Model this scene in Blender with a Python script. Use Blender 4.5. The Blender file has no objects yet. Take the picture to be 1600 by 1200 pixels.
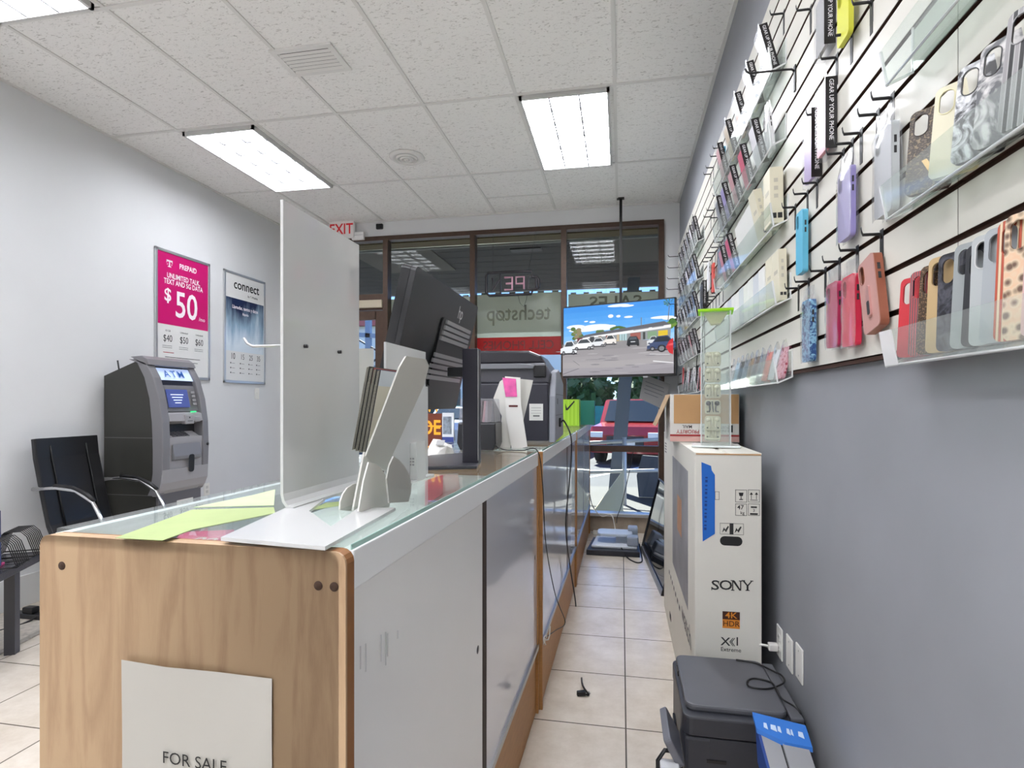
import bpy, bmesh, math, random
from mathutils import Vector, Matrix
sc = bpy.context.scene
COL = sc.collection
R = math.radians
random.seed(7)

# ------------------------------------------------------------------ camera, world, sun, exposure
EYE = 1.365; FPX = 885.0; YAW = math.atan(171/885.0)
cd = bpy.data.cameras.new('camera'); cam = bpy.data.objects.new('camera', cd); COL.objects.link(cam)
cam.location = (0, 0, EYE); cam.rotation_euler = (R(90), 0, YAW)
cd.sensor_width = 36; cd.lens = FPX/1600*36; cd.shift_y = 30/1600; cd.clip_start = .01; cd.clip_end = 400
sc.camera = cam
sc.view_settings.view_transform = 'Standard'; sc.view_settings.look = 'None'
sc.view_settings.gamma = 1; sc.view_settings.use_curve_mapping = False
sc.view_settings.exposure = 2.8

wd = bpy.data.worlds.new('sky'); sc.world = wd; wd.use_nodes = True
wn = wd.node_tree.nodes; wl = wd.node_tree.links; wn.clear()
wo = wn.new('ShaderNodeOutputWorld'); bg = wn.new('ShaderNodeBackground')
sky = wn.new('ShaderNodeTexSky'); sky.sky_type = 'NISHITA'; sky.sun_disc = False
sky.sun_elevation = R(48); sky.sun_rotation = R(150); sky.air_density = 1.0; sky.dust_density = .6; sky.ozone_density = 2.5
tc = wn.new('ShaderNodeTexCoord'); mp = wn.new('ShaderNodeMapping'); mp.inputs['Scale'].default_value = (1, 1, 3)
nz = wn.new('ShaderNodeTexNoise'); nz.inputs['Scale'].default_value = 4; nz.inputs['Detail'].default_value = 8
rp = wn.new('ShaderNodeValToRGB'); rp.color_ramp.elements[0].position = .55; rp.color_ramp.elements[1].position = .75
mx = wn.new('ShaderNodeMix'); mx.data_type = 'RGBA'
mx.inputs['B'].default_value = (4, 4.1, 4.4, 1)
wl.new(tc.outputs['Generated'], mp.inputs['Vector']); wl.new(mp.outputs[0], nz.inputs['Vector']); wl.new(nz.outputs['Fac'], rp.inputs[0])
wl.new(rp.outputs[0], mx.inputs['Factor']); wl.new(sky.outputs[0], mx.inputs['A']); tn = wn.new('ShaderNodeMix'); tn.data_type = 'RGBA'; tn.blend_type = 'MULTIPLY'; tn.inputs['Factor'].default_value = 1; tn.inputs['B'].default_value = (.50, .62, 1.0, 1)
wl.new(mx.outputs['Result'], tn.inputs['A']); wl.new(tn.outputs['Result'], bg.inputs['Color'])
bg.inputs['Strength'].default_value = .06
wl.new(bg.outputs[0], wo.inputs['Surface'])
sd = bpy.data.lights.new('sun', 'SUN'); sd.energy = 4.2; sd.angle = R(.6); sd.color = (1, .95, .88)
so = bpy.data.objects.new('sun', sd); COL.objects.link(so); so.rotation_euler = (R(-40), 0, R(22)); so.location = (0, 8, 12)
LAMP = 2.5            # radiance of the ceiling lamps' tubes, set on the lamp diffuser below

# ------------------------------------------------------------------ materials
def lin(c):
    if isinstance(c, str):
        c = [int(c[i:i+2], 16)/255 for i in (0, 2, 4)]
    return tuple((x/12.92 if x <= .04045 else ((x+.055)/1.055)**2.4) for x in c[:3]) + (1,)
MATS = {}
def mat(name, col='808080', rough=.5, metal=0, emit=0, ecol=None, noise=0, nscale=8, bump=0, bscale=60, stretch=None, spec=.5, coat=0, trans=0):
    if name in MATS: return MATS[name]
    m = bpy.data.materials.new(name); m.use_nodes = True; MATS[name] = m
    nt = m.node_tree; b = nt.nodes['Principled BSDF']
    c = lin(col)
    b.inputs['Base Color'].default_value = c; b.inputs['Roughness'].default_value = rough
    b.inputs['Metallic'].default_value = metal; b.inputs['Specular IOR Level'].default_value = spec
    b.inputs['Coat Weight'].default_value = coat
    if emit:
        b.inputs['Emission Color'].default_value = lin(ecol or col); b.inputs['Emission Strength'].default_value = emit
    if noise or bump:
        t = nt.nodes.new('ShaderNodeTexCoord'); p = nt.nodes.new('ShaderNodeMapping'); nt.links.new(t.outputs['Object'], p.inputs[0])
        if stretch: p.inputs['Scale'].default_value = stretch
    if noise:
        n = nt.nodes.new('ShaderNodeTexNoise'); n.inputs['Scale'].default_value = nscale; n.inputs['Detail'].default_value = 6
        nt.links.new(p.outputs[0], n.inputs['Vector'])
        r = nt.nodes.new('ShaderNodeValToRGB'); nt.links.new(n.outputs['Fac'], r.inputs[0])
        r.color_ramp.elements[0].position = .3; r.color_ramp.elements[1].position = .7
        r.color_ramp.elements[0].color = tuple(x*(1-noise) for x in c[:3])+(1,)
        r.color_ramp.elements[1].color = tuple(min(1, x*(1+noise)) for x in c[:3])+(1,)
        nt.links.new(r.outputs[0], b.inputs['Base Color'])
    if bump:
        n2 = nt.nodes.new('ShaderNodeTexNoise'); n2.inputs['Scale'].default_value = bscale; n2.inputs['Detail'].default_value = 4
        nt.links.new(p.outputs[0], n2.inputs['Vector'])
        bp = nt.nodes.new('ShaderNodeBump'); bp.inputs['Strength'].default_value = bump; bp.inputs['Distance'].default_value = .01
        nt.links.new(n2.outputs['Fac'], bp.inputs['Height']); nt.links.new(bp.outputs[0], b.inputs['Normal'])
    if trans:
        o = nt.nodes['Material Output']; tr = nt.nodes.new('ShaderNodeBsdfTranslucent'); tr.inputs['Color'].default_value = c
        ms = nt.nodes.new('ShaderNodeMixShader'); ms.inputs[0].default_value = trans
        nt.links.new(b.outputs[0], ms.inputs[1]); nt.links.new(tr.outputs[0], ms.inputs[2]); nt.links.new(ms.outputs[0], o.inputs['Surface'])
    return m
def clear(name, tint='ffffff', haze=.06, rough=.05, refl=1.0, hcol='ffffff'):
    """thin clear plastic or glass: lets light through, a little milky, mirrors at grazing angles"""
    if name in MATS: return MATS[name]
    m = bpy.data.materials.new(name); m.use_nodes = True; MATS[name] = m
    nt = m.node_tree; nt.nodes.clear(); N = nt.nodes.new; L = nt.links.new
    o = N('ShaderNodeOutputMaterial'); t = N('ShaderNodeBsdfTransparent'); t.inputs[0].default_value = lin(tint)
    g = N('ShaderNodeBsdfGlossy'); g.inputs['Roughness'].default_value = rough
    d = N('ShaderNodeBsdfDiffuse'); d.inputs[0].default_value = lin(hcol)
    a = N('ShaderNodeMixShader'); a.inputs[0].default_value = haze; L(t.outputs[0], a.inputs[1]); L(d.outputs[0], a.inputs[2])
    f = N('ShaderNodeLayerWeight'); f.inputs['Blend'].default_value = .5
    w = N('ShaderNodeMath'); w.operation = 'POWER'; w.inputs[1].default_value = 4.5; L(f.outputs['Facing'], w.inputs[0])
    k = N('ShaderNodeMath'); k.operation = 'MULTIPLY_ADD'; k.inputs[1].default_value = .55*refl; k.inputs[2].default_value = .035*refl; k.use_clamp = True; L(w.outputs[0], k.inputs[0])
    b = N('ShaderNodeMixShader'); L(k.outputs[0], b.inputs[0]); L(a.outputs[0], b.inputs[1]); L(g.outputs[0], b.inputs[2])
    L(b.outputs[0], o.inputs[0]); return m

# ------------------------------------------------------------------ mesh builder
class MB:
    def __init__(s): s.v = []; s.f = []; s.m = []; s.slots = []; s.cur = 0; s.sm = []; s.smooth = False
    def mt(s, m):
        if m not in s.slots: s.slots.append(m)
        s.cur = s.slots.index(m); return s
    def add(s, vs, fs, M=None):
        k = len(s.v)
        s.v += [tuple(M @ Vector(v)) if M else tuple(v) for v in vs]
        for f in fs: s.f.append([i+k for i in f]); s.m.append(s.cur); s.sm.append(s.smooth)
        return s
    def box(s, a, b, M=None, bev=0):
        x0, x1 = sorted((a[0], b[0])); y0, y1 = sorted((a[1], b[1])); z0, z1 = sorted((a[2], b[2]))
        if bev:
            bm = bmesh.new(); bmesh.ops.create_cube(bm, size=1)
            for v in bm.verts: v.co = Vector(((x0+x1)/2+v.co.x*(x1-x0), (y0+y1)/2+v.co.y*(y1-y0), (z0+z1)/2+v.co.z*(z1-z0)))
            bmesh.ops.bevel(bm, geom=bm.edges[:], offset=bev, segments=2, profile=.5, affect='EDGES')
            return s.bm(bm, M)
        return s.add([(x0,y0,z0),(x1,y0,z0),(x1,y1,z0),(x0,y1,z0),(x0,y0,z1),(x1,y0,z1),(x1,y1,z1),(x0,y1,z1)],
              [(3,2,1,0),(4,5,6,7),(0,1,5,4),(1,2,6,5),(2,3,7,6),(3,0,4,7)], M)
    def bm(s, bm, M=None):
        bm.verts.index_update(); s.add([v.co[:] for v in bm.verts], [[v.index for v in f.verts] for f in bm.faces], M); bm.free(); return s
    def poly(s, pts, M=None): return s.add(pts, [list(range(len(pts)))], M)
    def prism(s, pts, ax, lo, hi, M=None, bev=0):
        """2-D outline pushed along axis ax ('x': pts are y,z; 'y': x,z; 'z': x,y)"""
        def e(p, h): return {'x': (h, p[0], p[1]), 'y': (p[0], h, p[1]), 'z': (p[0], p[1], h)}[ax]
        n = len(pts)
        vs = [e(p, lo) for p in pts]+[e(p, hi) for p in pts]
        fs = [list(range(n))[::-1], list(range(n, 2*n))]+[(i, (i+1) % n, n+(i+1) % n, n+i) for i in range(n)]
        bm = bmesh.new(); bv = [bm.verts.new(v) for v in vs]
        for f in fs: bm.faces.new([bv[i] for i in f])
        bmesh.ops.recalc_face_normals(bm, faces=bm.faces[:])
        if bev:
            ed = [x for x in bm.edges if len(x.link_faces) == 2 and any(len(q.verts) == n for q in x.link_faces)]
            bmesh.ops.bevel(bm, geom=ed, offset=bev, segments=2, profile=.5, affect='EDGES')
        if n > 4:
            bmesh.ops.triangulate(bm, faces=[f for f in bm.faces if len(f.verts) > 4])
        return s.bm(bm, M)
    def tube(s, pts, r, seg=8, closed=False, M=None):
        pts = [Vector(p) for p in pts]; n = len(pts); vs = []; fs = []
        t0 = (pts[1]-pts[0]).normalized(); up = Vector((0,0,1)) if abs(t0.z) < .9 else Vector((1,0,0))
        nrm = t0.cross(up).normalized()
        for i, p in enumerate(pts):
            if closed: t = (pts[(i+1) % n]-pts[i-1]).normalized()
            else: t = (pts[min(i+1, n-1)]-pts[max(i-1, 0)]).normalized()
            nrm = (nrm - t*nrm.dot(t)).normalized(); b = t.cross(nrm)
            rr = r[i] if isinstance(r, (list, tuple)) else r
            for k in range(seg):
                a = 2*math.pi*k/seg; vs.append(p+nrm*math.cos(a)*rr+b*math.sin(a)*rr)
        for i in range(n if closed else n-1):
            j = (i+1) % n
            for k in range(seg): fs.append((i*seg+k, i*seg+(k+1) % seg, j*seg+(k+1) % seg, j*seg+k))
        if not closed: fs += [list(range(seg))[::-1], [(n-1)*seg+k for k in range(seg)]]
        w = s.smooth; s.smooth = True; s.add(vs, fs, M); s.smooth = w; return s
    def cyl(s, p0, p1, r, seg=16, M=None):
        w = s.smooth; s.tube([p0, p1], r, seg, M=M); s.smooth = w; return s
    def lathe(s, prof, c=(0,0,0), seg=24, M=None):
        vs = []; fs = []; n = len(prof)
        for r, z in prof:
            for k in range(seg):
                a = 2*math.pi*k/seg; vs.append((c[0]+r*math.cos(a), c[1]+r*math.sin(a), c[2]+z))
        for i in range(n-1):
            for k in range(seg): fs.append((i*seg+k, i*seg+(k+1) % seg, (i+1)*seg+(k+1) % seg, (i+1)*seg+k))
        fs += [list(range(seg))[::-1], [(n-1)*seg+k for k in range(seg)]]
        w = s.smooth; s.smooth = True; s.add(vs, fs, M); s.smooth = w; return s
    def sheet(s, grid, M=None):
        """grid of points [row][col] as a surface"""
        nr = len(grid); nc = len(grid[0]); w = s.smooth; s.smooth = True
        s.add([p for r in grid for p in r], [(i*nc+j, i*nc+j+1, (i+1)*nc+j+1, (i+1)*nc+j) for i in range(nr-1) for j in range(nc-1)], M); s.smooth = w; return s
def link(o, parent=None):
    COL.objects.link(o)
    if parent is not None: o.parent = parent
    return o
def wmat(o):
    M = Matrix.LocRotScale(o.location, o.rotation_euler, o.scale)
    return (wmat(o.parent) @ M) if o.parent else M
def obj(name, mb, material=None, parent=None, world=False, label=None, solid=0):
    me = bpy.data.meshes.new(name); me.from_pydata(mb.v, [], mb.f)
    slots = mb.slots or [material]
    if mb.slots and material and mb.slots[0] is not material and material not in mb.slots: slots = mb.slots
    for m in slots: me.materials.append(m)
    for p, i, sm in zip(me.polygons, mb.m, mb.sm): p.material_index = i; p.use_smooth = sm
    me.update()
    if world and parent is not None: me.transform(wmat(parent).inverted())
    o = bpy.data.objects.new(name, me); link(o, parent)
    if label: o['label'] = label
    if solid:
        md = o.modifiers.new('thick', 'SOLIDIFY'); md.thickness = solid; md.offset = 0
    return o
def tag(o, label=None, cat=None, group=None, kind=None):
    if label: o['label'] = label
    if cat: o['category'] = cat
    if group: o['group'] = group
    if kind: o['kind'] = kind
    return o
def thing(name, label, cat, loc=(0,0,0), rz=0, group=None, rot=None):
    o = bpy.data.objects.new(name, None); o.empty_display_size = .05
    o.location = loc; o.rotation_euler = rot or (0, 0, rz); link(o)
    return tag(o, label, cat, group)
def struct(name, mb, m=None):
    o = obj(name, mb, m); o['kind'] = 'structure'; return o
def dup(root, loc=None, rot=None, label=None, group=None):
    r = root.copy(); COL.objects.link(r)
    if loc is not None: r.location = loc
    if rot is not None: r.rotation_euler = rot
    if label: r['label'] = label
    if group: r['group'] = group
    for ch in root.children:
        c = ch.copy(); COL.objects.link(c); c.parent = r
        for g in ch.children:
            d = g.copy(); COL.objects.link(d); d.parent = c
    return r
def fr(o, r, u):
    """matrix of a plane at o with right r and up u"""
    r = Vector(r).normalized(); u = Vector(u).normalized(); n = r.cross(u)
    return Matrix(((r.x, u.x, n.x, o[0]), (r.y, u.y, n.y, o[1]), (r.z, u.z, n.z, o[2]), (0, 0, 0, 1)))
def textmesh(body, size, bold=0, sx=1, align='CENTER', spacing=1, line=1):
    c = bpy.data.curves.new('txt', 'FONT'); c.body = body; c.size = size; c.align_x = align; c.align_y = 'CENTER'
    c.offset = bold*size; c.space_character = spacing; c.space_line = line; c.resolution_u = 3
    o = bpy.data.objects.new('txt', c); COL.objects.link(o)
    dg = bpy.context.evaluated_depsgraph_get(); me = bpy.data.meshes.new_from_object(o.evaluated_get(dg))
    vs = [(v.co.x*sx, v.co.y, 0) for v in me.vertices]; fs = [list(p.vertices) for p in me.polygons]
    bpy.data.objects.remove(o); bpy.data.curves.remove(c); bpy.data.meshes.remove(me)
    return vs, fs
def put_text(mb, body, size, M, bold=0, sx=1, align='CENTER', spacing=1, line=1):
    vs, fs = textmesh(body, size, bold, sx, align, spacing, line); mb.add(vs, fs, M); return mb
def at(px, py, X=None, Y=None, Z=None):
    """a point of the photograph on a known plane of the room"""
    u = (px-800)/FPX; v = (630-py)/FPX; C, S = math.cos(YAW), math.sin(YAW)
    d = (-S+u*C, C+u*S, v)
    t = X/d[0] if X is not None else (Y/d[1] if Y is not None else (Z-EYE)/d[2])
    return Vector((t*d[0], t*d[1], EYE+t*d[2]))
def arc(c, r, a0, a1, n): return [(c[0]+r*math.cos(R(a0+(a1-a0)*i/n)), c[1]+r*math.sin(R(a0+(a1-a0)*i/n))) for i in range(n+1)]
def rrect(x0, y0, x1, y1, r, n=4):
    return arc((x1-r, y0+r), r, -90, 0, n)+arc((x1-r, y1-r), r, 0, 90, n)+arc((x0+r, y1-r), r, 90, 180, n)+arc((x0+r, y0+r), r, 180, 270, n)

# shared materials
WHITE = mat('white_plastic', 'e6e6e4', .4); BLACK = mat('black_plastic', '151517', .4); DARK = mat('charcoal_plastic', '2b2b2f', .45)
CHROME = mat('chrome', 'd8d8da', .12, 1); STEEL = mat('brushed_metal', 'b4b4b4', .35, 1); PAPER = mat('paper', 'd6d4ce', .8)
INK = mat('black_ink', '141414', .7); ACRYL = clear('clear_acrylic', 'f6faf8', .07); BAG = clear('clear_plastic_bag', 'fbfbfb', .10, .12, 1.6)
GLASS = clear('window_glass', 'f2f7f5', .004, .01, .3); REDINK = mat('red_ink', 'b3202c', .6); WIRE = mat('black_wire', '101012', .45)
EDGE = mat('acrylic_edge', 'dfe6e4', .2)
# ------------------------------------------------------------------ the room
XL, XR, YF, YB, ZC = -3.95, .595, 6.12, -2.6, 3.465
def tile_floor():
    m = bpy.data.materials.new('floor_tile'); m.use_nodes = True; nt = m.node_tree; N = nt.nodes.new; L = nt.links.new
    b = nt.nodes['Principled BSDF']; g = N('ShaderNodeNewGeometry'); sx = N('ShaderNodeSeparateXYZ'); L(g.outputs['Position'], sx.inputs[0])
    def line(out, off):
        a = N('ShaderNodeMath'); a.operation = 'SUBTRACT'; L(out, a.inputs[0]); a.inputs[1].default_value = off
        d = N('ShaderNodeMath'); d.operation = 'PINGPONG'; L(a.outputs[0], d.inputs[0]); d.inputs[1].default_value = .233
        l = N('ShaderNodeMath'); l.operation = 'LESS_THAN'; L(d.outputs[0], l.inputs[0]); l.inputs[1].default_value = .0032; return l
    l1 = line(sx.outputs[0], .018); l2 = line(sx.outputs[1], 2.424)
    mxm = N('ShaderNodeMath'); mxm.operation = 'MAXIMUM'; L(l1.outputs[0], mxm.inputs[0]); L(l2.outputs[0], mxm.inputs[1])
    n = N('ShaderNodeTexNoise'); n.inputs['Scale'].default_value = 5; n.inputs['Detail'].default_value = 8; n.inputs['Roughness'].default_value = .7; L(g.outputs['Position'], n.inputs['Vector'])
    r = N('ShaderNodeValToRGB'); L(n.outputs['Fac'], r.inputs[0]); r.color_ramp.elements[0].position = .3; r.color_ramp.elements[1].position = .75
    r.color_ramp.elements[0].color = lin('c2b6a6'); r.color_ramp.elements[1].color = lin('ded5c9')
    mx = N('ShaderNodeMix'); mx.data_type = 'RGBA'; L(mxm.outputs[0], mx.inputs['Factor']); L(r.outputs[0], mx.inputs['A']); mx.inputs['B'].default_value = lin('5d554b')
    L(mx.outputs['Result'], b.inputs['Base Color']); b.inputs['Roughness'].default_value = .2
    bp = N('ShaderNodeBump'); bp.inputs['Strength'].default_value = .25; bp.inputs['Distance'].default_value = .004; bp.invert = True
    L(mxm.outputs[0], bp.inputs['Height']); L(bp.outputs[0], b.inputs['Normal']); return m
def ceil_tile():
    m = bpy.data.materials.new('ceiling_tile'); m.use_nodes = True; nt = m.node_tree; N = nt.nodes.new; L = nt.links.new
    b = nt.nodes['Principled BSDF']; g = N('ShaderNodeNewGeometry'); p = N('ShaderNodeMapping'); p.inputs['Scale'].default_value = (1, 2.4, 1); L(g.outputs['Position'], p.inputs[0])
    n = N('ShaderNodeTexNoise'); n.inputs['Scale'].default_value = 34; n.inputs['Detail'].default_value = 3; n.inputs['Distortion'].default_value = 1.2; L(p.outputs[0], n.inputs['Vector'])
    r = N('ShaderNodeValToRGB'); L(n.outputs['Fac'], r.inputs[0]); r.color_ramp.elements[0].position = .31; r.color_ramp.elements[1].position = .42
    r.color_ramp.elements[0].color = lin('c0bebb'); r.color_ramp.elements[1].color = lin('ecebe9'); L(r.outputs[0], b.inputs['Base Color'])
    bp = N('ShaderNodeBump'); bp.inputs['Strength'].default_value = .5; bp.inputs['Distance'].default_value = .006; L(n.outputs['Fac'], bp.inputs['Height']); L(bp.outputs[0], b.inputs['Normal'])
    b.inputs['Roughness'].default_value = .9; return m
struct('floor', MB().box((XL-.1, YB-.1, -.1), (XR+.1, YF+.05, 0)), tile_floor())
struct('ceiling', MB().box((XL-.1, YB-.1, ZC), (XR+.1, YF+.12, ZC+.1)), ceil_tile())
WALLM = mat('painted_wall', 'd6d7d8', .7, noise=.02, nscale=2); GREYW = mat('grey_painted_wall', '8b8d92', .6, noise=.05, nscale=3)
struct('wall_left', MB().box((XL-.12, YB, 0), (XL, YF+.12, ZC)), WALLM)
struct('wall_right', MB().box((XR, YB, 0), (XR+.12, YF+.12, ZC)), GREYW)
struct('wall_back', MB().box((XL-.1, YB-.12, 0), (XR+.1, YB, ZC)), WALLM)
fm = MB().box((XL, YF, 3.285), (XR, YF+.1, ZC)); fm.box((.43, YF, 0), (XR, YF+.1, 3.285)); fm.box((XL, YF, 0), (-3.74, YF+.1, 3.285))
struct('wall_front', fm, WALLM)
bm_ = MB().box((XL, YB, 0), (XL+.014, YF, .21), bev=.003)
struct('baseboard_left', bm_, mat('baseboard_paint', 'd6d6d4', .5))
# suspended grid
gm = MB()
GX = [-.044-.662*k for k in range(6)]; GY = [3.785+1.245*k for k in range(-5, 2)]
for x in GX: gm.box((x-.012, YB, ZC-.006), (x+.012, YF, ZC+.004))
for y in GY: gm.box((XL, y-.012, ZC-.007), (XR, y+.012, ZC+.004))
gm.box((-1.368, 5.63, ZC-.006), (-.706, 5.65, ZC+.004))
gm.box((XL, YB, ZC-.012), (XL+.02, YF, ZC+.004)); gm.box((XR-.02, YB, ZC-.012), (XR, YF, ZC+.004)); gm.box((XL, YF-.02, ZC-.012), (XR, YF, ZC+.004))
struct('trim_1', gm, mat('grid_paint', 'd8d7d4', .5))
# ------------------------------------------------------------------ storefront
BRONZE = mat('bronze_frame', '4a382c', .45, .3, noise=.12, nscale=20)
MULL = [-3.72, -2.655, -1.626, -.611, .41]
wf = MB()
wf.box((-3.74, YF-.02, 3.235), (.437, YF+.08, 3.285))
for i, x in enumerate(MULL): wf.box((x-.028, YF-.03, 0.2 if i > 1 else 0), (x+.028, YF+.08, 3.24))
wf.box((-2.63, YF-.02, .85), (.39, YF+.07, .915))
wf.box((-3.7, YF-.02, 2.44), (-2.68, YF+.07, 2.62))
struct('trim_2', wf, BRONZE)
sl = MB(); sl.mt(mat('sill_metal', 'c9c8c4', .3, .6)).box((-2.63, YF-.05, .165), (.43, YF+.1, .2), bev=.004)
sl.mt(mat('sill_masonry', '9c8d7c', .8, noise=.2, nscale=10)).box((-2.63, YF-.02, 0), (.43, YF+.1, .165))
struct('trim_3', sl)
for i in range(1, 4):
    a, b = MULL[i]+.028, MULL[i+1]-.028
    g = MB().box((a, YF+.02, .2), (b, YF+.026, .85)); g.box((a, YF+.02, .915), (b, YF+.026, 3.235))
    struct('window_%d' % i, g, GLASS)
struct('window_4', MB().box((-3.69, YF+.02, 2.62), (-2.683, YF+.026, 3.235)), GLASS)
# glazed door at the left of the shop front
dr = MB()
for a in (-3.69, -2.79): dr.box((a, YF, .02), (a+.1, YF+.045, 2.43))
dr.box((-3.6, YF, 2.33), (-2.78, YF+.045, 2.43)); dr.box((-3.6, YF, .02), (-2.78, YF+.045, .25))
door = struct('door_1', dr, BRONZE)
obj('door_glass', MB().box((-3.6, YF+.018, .25), (-2.78, YF+.024, 2.33)), GLASS, door)
dc = MB().box((-2.98, YF-.05, 2.46), (-2.69, YF-.02, 2.55), bev=.006); dc.box((-3.12, YF-.05, 2.47), (-3.0, YF-.02, 2.54), bev=.006)
obj('door_closer', dc, mat('closer_paint', 'b9b09a', .4), door)
# ------------------------------------------------------------------ ceiling lamps
def troffer(label, x, y, group='ceiling light troffers', power=1.0):
    t = thing('ceiling_light', label, 'ceiling light', (x, y, ZC), 0, group)
    w, l = .305, .6
    f = MB()
    for a, b in (((-w, -l), (-w+.018, l)), ((w-.018, -l), (w, l)), ((-w, -l), (w, -l+.018)), ((-w, l-.018), (w, l))):
        f.box((a[0], a[1], -.032), (b[0], b[1], .0))
    obj('frame', f, mat('troffer_frame', 'c8c8c6', .4), t)
    g = MB()
    for k in range(1, 3): g.box((-w+k*2*w/3-.005, -l+.02, -.03), (-w+k*2*w/3+.005, l-.02, -.003))
    for k in range(1, 6): g.box((-w+.02, -l+k*2*l/6-.005, -.03), (w-.02, -l+k*2*l/6+.005, -.003))
    obj('louvre', g, mat('louvre_metal', '8f9094', .5, 0), t)
    obj('diffuser', MB().box((-w+.018, -l+.018, -.003), (w-.018, l-.018, -.0005)), mat('lamp_diffuser_%d' % round(power*100), 'f4f6f8', .5, emit=LAMP*power, ecol='f6f8ff'), t)
    return t
troffer('square-gridded ceiling light over the aisle, rightmost of the three in view', -.383, 4.405, power=1.9)
troffer('long gridded ceiling light above the white wall with the two posters', -3.03, 4.42)
troffer('ceiling light cut by the top left corner, nearest of the three in view', -3.03, 1.91)
for x, y in ((-.383, 1.91), (-1.706, .665), (-.383, -.58), (-1.706, -.58), (-3.03, -.58), (-.383, -1.82), (-1.706, -1.82)):  # fixtures out of view, added to brighten surfaces facing the camera
    troffer('gridded ceiling light out of view, added to brighten the shop', x, y)
# ------------------------------------------------------------------ ceiling vents
t = thing('air_vent', 'square white metal air vent with dark slots in the ceiling', 'vent', (-1.86, 3.165, ZC))
o_ = .185
f = MB().box((-.2, -.135, -.012), (.2, -.1, 0)); f.box((-.2, .1, -.012), (.2, .135, 0)); f.box((-.2, -.1, -.012), (-.165, .1, 0)); f.box((.165, -.1, -.012), (.2, .1, 0))
obj('frame', f, mat('vent_paint', 'dcdbd8', .45), t)
obj('duct_opening', MB().box((-.165, -.1, -.001), (.165, .1, 0)), mat('duct_dark', '17171a', .8), t)
s = MB()
for k in range(6):
    y = -.084+.034*k; s.prism([(y, -.004), (y+.015, -.015), (y+.017, -.013), (y+.003, -.002)], 'x', -.165, .165)
obj('slat', s, mat('vent_paint'), t)
t = thing('air_diffuser', 'round white ceiling diffuser with dark rings', 'vent', (-1.795, 4.57, ZC))
obj('duct_opening', MB().lathe([(.12, -.004), (.12, -.001)]), mat('duct_dark'), t)
for r0, r1, z in ((.148, .108, -.02), (.094, .074, -.026), (.06, .042, -.03), (.028, .001, -.034)):
    obj('ring', MB().lathe([(r1, z+.004), (r1, z), ((r0+r1)/2, z-.003), (r0, z+.012), (r0, z+.018)], seg=32), mat('vent_paint'), t)
# ------------------------------------------------------------------ slatwall boards
SX = .575; PITCH = .09315; SB = 1.465; ST = 2.955
SLAT = mat('slatwall_laminate', 'd0cdc3', .4, noise=.02, nscale=3); GROOVE = mat('slat_groove', '40261a', .75)
def slat(y0, y1, label):
    t = thing('slatwall_panel', label, 'slatwall', (SX, y0, SB), 0, 'slatwall boards')
    b = MB()
    for k in range(16):
        z0, z1 = k*PITCH+(.007 if k else .012), min((k+1)*PITCH-.006, ST-SB)
        b.mt(SLAT).box((0, .0015, z0), (.0012, y1-y0-.0015, z1)); b.mt(GROOVE).box((.0012, .0017, z0+.0002), (.018, y1-y0-.0017, z1-.0002))
    obj('board', b, None, t)
    g = MB().box((.011, .0005, .003), (.0195, y1-y0-.0005, ST-SB-.004)); g.box((.004, .0015, 0), (.0195, y1-y0-.0015, .009))
    obj('groove', g, GROOVE, t)
slat(-1.4, 1.115, 'white grooved slatwall board nearest the viewer at the right edge')
slat(1.115, 3.63, 'white grooved slatwall board in the middle of the right wall')
slat(3.63, 6.08, 'white grooved slatwall board farthest away, beside the shop window')
# ------------------------------------------------------------------ the three showcase counter units
def maple(name, c0, c1, sc_=(9, 9, .9)):
    m = bpy.data.materials.new(name); m.use_nodes = True; nt = m.node_tree; N = nt.nodes.new; L = nt.links.new; MATS[name] = m
    b = nt.nodes['Principled BSDF']; t = N('ShaderNodeTexCoord'); p = N('ShaderNodeMapping'); p.inputs['Scale'].default_value = sc_; L(t.outputs['Object'], p.inputs[0])
    n = N('ShaderNodeTexNoise'); n.inputs['Scale'].default_value = 2.2; n.inputs['Detail'].default_value = 5; n.inputs['Distortion'].default_value = .6; L(p.outputs[0], n.inputs['Vector'])
    w = N('ShaderNodeMath'); w.operation = 'MULTIPLY'; w.inputs[1].default_value = 7; L(n.outputs['Fac'], w.inputs[0])
    pp = N('ShaderNodeMath'); pp.operation = 'PINGPONG'; pp.inputs[1].default_value = 1; L(w.outputs[0], pp.inputs[0])
    n2 = N('ShaderNodeTexNoise'); n2.inputs['Scale'].default_value = 60; n2.inputs['Detail'].default_value = 2; L(p.outputs[0], n2.inputs['Vector'])
    ad = N('ShaderNodeMath'); ad.operation = 'MULTIPLY_ADD'; L(n2.outputs['Fac'], ad.inputs[0]); ad.inputs[1].default_value = .5; L(pp.outputs[0], ad.inputs[2])
    r = N('ShaderNodeValToRGB'); L(ad.outputs[0], r.inputs[0]); r.color_ramp.elements[0].color = lin(c0); r.color_ramp.elements[1].color = lin(c1); r.color_ramp.elements[1].position = 1
    L(r.outputs[0], b.inputs['Base Color']); b.inputs['Roughness'].default_value = .42; return m
MAPLE = maple('maple_laminate', 'a58667', 'ba9d7b'); MEDGE = mat('wood_edge', '8a5a2e', .6, noise=.1, nscale=30)
KICK = mat('toe_kick_wood', 'b07f4c', .5, noise=.1, nscale=14, stretch=(1, 1, 8))
TRIM = mat('white_trim', 'eceef0', .35); DOORW = mat('white_door', 'eeeeee', .22, noise=.015, nscale=3); DOORG = mat('glossy_door', 'dedfe8', .12, coat=.5)
CGLASS = clear('counter_glass', 'f5faf8', .05, .01, 1.2); GEDGE = mat('glass_edge', '9fc4ba', .1)
DECK = mat('case_interior', 'f0f0ee', .5)
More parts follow.
